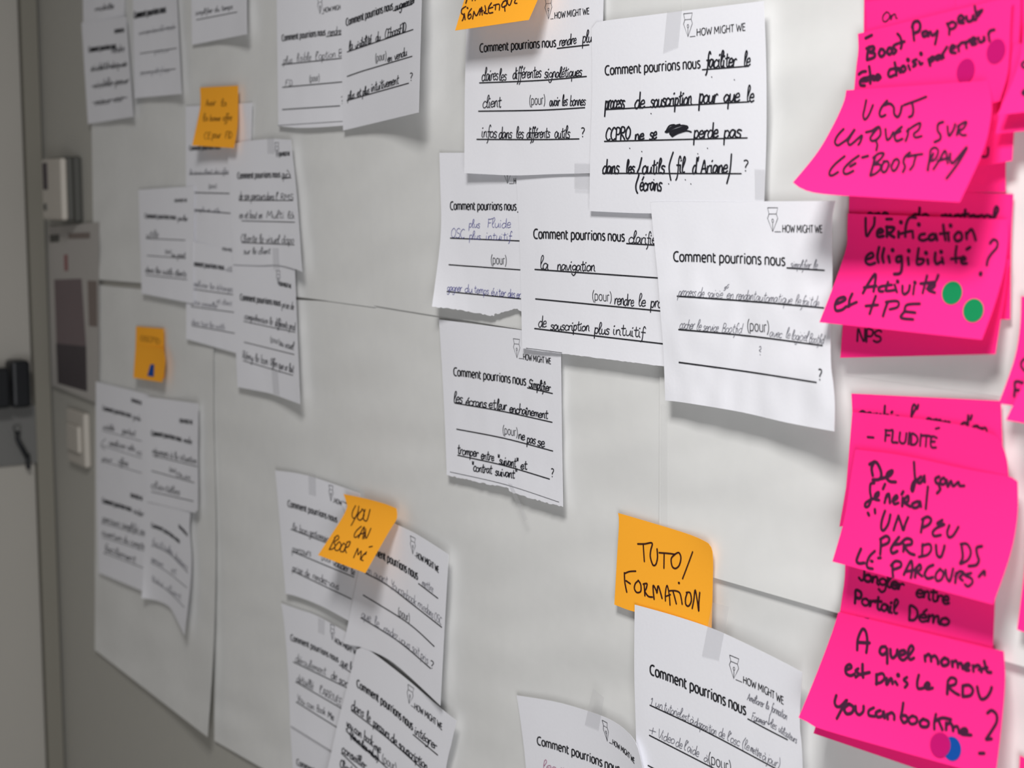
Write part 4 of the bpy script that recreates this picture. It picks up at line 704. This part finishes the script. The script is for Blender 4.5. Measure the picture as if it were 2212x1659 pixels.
trace(n, 1700, 960, 4.32, '''815,160 790,220 800,290;770,185 830,165 870,230 880,290 860,325 800,330;880,320 960,290 985,245 940,265 930,310 960,345 1015,350;1185,165 1190,260 1195,350 1175,435 1160,415 1180,350 1230,320;1250,300 1215,340 1240,360 1275,320 1280,285 1285,350;1420,300 1385,320 1395,360 1435,365;1420,390 1430,420 1400,455;1460,310 1430,340 1450,375 1480,350 1465,310;1490,330 1500,395 1530,340 1550,390 1600,350 1610,385 1655,385
815,360 780,370 775,440 785,510 760,575 730,580 735,545 790,510;800,510 850,480 855,445 825,465 820,510 860,520;915,370 895,415;930,470 910,545;920,500 950,460 960,545;985,530 1030,500 1020,475 990,510 1000,555 1040,545;1085,440 1070,465;1080,500 1075,575;1090,515 1130,480 1130,530 1100,545 1150,580;1220,530 1170,555 1180,590 1225,580 1240,530 1250,580;1315,395 1305,490 1295,600
755,640 765,660;820,605 822,640;915,620 885,710 880,785 905,800 945,740 965,655;1040,665 1015,735 995,800;1040,665 1065,740 1085,800 1105,740 1130,680;1275,690 1260,760 1250,820;1260,700 1310,675 1345,700 1325,745 1270,775;1450,705 1400,740 1470,745 1395,780 1360,820 1375,855 1435,845;1515,755 1495,820 1510,865 1550,850 1600,770
875,880 875,950 870,1025;870,885 925,855 955,880 940,920 880,945;1045,865 995,930 970,980 985,1015 1030,995;1000,935 1050,930;1090,930 1085,1000;1060,925 1110,880 1160,890 1160,930 1100,950 1140,1010 1190,1030;1265,930 1260,1040;1260,945 1330,930 1345,980 1310,1030 1230,1050;1390,940 1400,1030 1435,1050 1460,990 1470,945;1630,950 1640,1050 1615,1110;1620,930 1680,930 1715,1000 1690,1075 1620,1115;1820,950 1770,965 1775,1030 1790,1080 1765,1125 1695,1135
690,975 660,1045 650,1090 675,1110 720,1105;820,995 770,1045 745,1110 755,1150 800,1160;785,1088 798,1092;850,1060 875,1058;985,1110 985,1180 990,1235;970,1130 1010,1090 1060,1100 1060,1140 1000,1165;1090,1215 1120,1150 1160,1085 1170,1160 1155,1245;1100,1190 1190,1170;1205,1150 1195,1240;1200,1160 1240,1120 1250,1160 1220,1190 1260,1230;1365,1125 1315,1150 1285,1210 1310,1250 1360,1240;1430,1160 1390,1210 1395,1270 1440,1260 1460,1200 1430,1165;1480,1170 1490,1240 1520,1275 1550,1160;1580,1200 1570,1290;1570,1230 1610,1185 1650,1200 1610,1240 1640,1270;1720,1200 1660,1220 1720,1250 1730,1290 1690,1325 1660,1305;1790,1235 1840,1180 1845,1220''', 7.0)
n = pnote('rearmost note at the foot of the lower pink column, only its lowest rim in view', [(1800, 1420), (2150, 1500), (2140, 1715), (1757, 1584)], 10.2, {'B': (5, 1.7)}, left=[(1800, 1420), (1790, 1480), (1757, 1584)])
n = pnote('bottom note of the lower pink column, with a magenta and a blue dot', [(1811, 1322), (2168, 1407), (2150, 1680), (1725, 1550)], 11.6, {'B': (12, 1.6), 'BL': (14, 1.7)}, left=[(1811, 1322), (1796, 1370), (1762, 1460), (1725, 1550)], right=[(2168, 1407), (2171, 1470), (2164, 1560), (2150, 1680)], bottom=[(1725, 1550), (1745, 1560), (1775, 1575), (1950, 1625), (2150, 1680)])
trace(n, 1700, 1280, 4.32, '''655,535 660,440 690,360 715,340 740,380 750,470 740,560;660,465 770,470;920,505 880,510 865,555 895,580 930,550 930,510 935,590 935,660;965,530 970,590 990,610 1020,580 1030,535;1045,590 1100,570 1095,540 1055,550 1045,600 1080,630 1115,610 1160,560 1180,520 1160,495 1135,530 1130,590 1150,625 1185,610
1285,590 1290,640;1290,600 1320,575 1340,600 1345,640;1345,605 1380,590 1405,625 1410,665;1470,610 1440,640 1455,680 1500,670 1505,630 1470,610;1540,640 1545,690;1545,655 1575,635 1590,665 1595,700;1595,670 1625,660 1640,710;1660,700 1700,680 1690,660 1660,680 1665,720 1700,725;1735,680 1740,735;1740,695 1790,680 1815,740;1840,640 1855,700 1870,740 1905,745;1790,720 1870,700
545,725 600,700 585,670 550,695 550,750 590,775 630,760;665,710 640,730 670,760 640,790;705,670 705,740 710,790;680,765 770,745;835,765 835,855;835,770 890,755 910,795 880,835 830,850;930,800 930,860 970,800 985,850;1010,830 1030,860;1036,770;1120,790 1090,815 1125,850 1100,885;1230,770 1215,840 1225,895 1290,885 1330,860 1310,840 1285,870 1310,900 1360,890
1500,850 1495,945;1500,830 1530,795 1575,810 1570,855 1510,880 1560,930 1605,955;1640,870 1640,965;1640,870 1700,865 1735,910 1710,960 1640,970;1775,880 1790,950 1815,995 1860,980 1895,930 1910,885
460,960 445,1020 460,1060 500,1060 560,1000 510,1090 465,1175;580,1040 535,1080 555,1130 605,1120 620,1070 580,1040;640,1060 645,1115 675,1140 710,1110 715,1060;810,1075 765,1100 765,1145 820,1155;870,1100 830,1120 845,1160 890,1150 900,1105 910,1170;935,1135 940,1180;940,1140 975,1120 1000,1145 1000,1185
1085,1030 1075,1100 1060,1165;1070,1150 1110,1150 1125,1190 1090,1215 1065,1180;1170,1150 1135,1180 1155,1225 1205,1215 1210,1170 1170,1150;1270,1180 1240,1210 1255,1250 1310,1250 1320,1205 1270,1180;1390,1135 1375,1210 1375,1275;1380,1200 1450,1170 1530,1185;1415,1195 1450,1280;1485,1215 1485,1280;1485,1240 1520,1215 1545,1250 1550,1290;1550,1260 1590,1250 1605,1310;1620,1310 1680,1300 1665,1270 1630,1280 1630,1320 1720,1330
1870,1125 1910,1100 1955,1140 1955,1210 1910,1290 1870,1350 1860,1370 1910,1365;1795,1500 1840,1500''', 7.4)
dots(n, [('blue_dot', 'bluedot', 2056.5, 1617.5, 20, 26.5, -.1)]); i = Ink(); i.disc(2031, 1609.5, 22, 26.5, 0); n.add('magenta_dot', i, M['magenta'], .0008)
# right margin notes
n = pnote('rear one of two pink notes cut by the right edge beside the magenta dots', [(2190, 95), (2440, 70), (2430, 262), (2150, 289)], 9.5, {'B': (8, 1.7)})
n = pnote('front one of two pink notes cut by the right edge beside the magenta dots', [(2212, 62), (2440, 40), (2430, 218), (2154, 249)], 11.5, {'B': (13, 1.7)}, left=[(2212, 62), (2205, 120), (2186, 180), (2154, 249)])
n.hand([('c', 2207, 148, 2232, 146, 16), ('e', 2208, 207, 2230, 206, 14)], 'marker', 6.5)
n = pnote('rear pink note at the right edge, two black letters of it in view', [(2206, 640), (2440, 660), (2420, 905), (2157, 872)], 6.0, {'B': (12, 1.6)}, left=[(2206, 640), (2203, 710), (2190, 780), (2157, 872)])
n.hand([('C', 2203, 800, 2226, 803, 16), ('P', 2188, 855, 2212, 858, 17)], 'marker', 6.5)
n = pnote('lightest pink note flaring at the right edge in front of the two lettered one', [(2236, 760), (2440, 790), (2430, 952), (2173, 907)], 11.0, {'B': (22, 1.6)}, left=[(2236, 760), (2225, 800), (2203, 845), (2173, 907)])
n = pnote('pink note sliver at the right edge beside the column of capitals', [(2218, 1150), (2440, 1230), (2420, 1440), (2197, 1360)], 4.5, {'B': (8, 1.7)}, left=[(2218, 1150), (2214, 1220), (2206, 1290), (2197, 1360)])
n = pnote('pink note corner at the bottom right edge of the picture', [(2203, 1632), (2420, 1730), (2410, 1900), (2195, 1810)], 4.5)
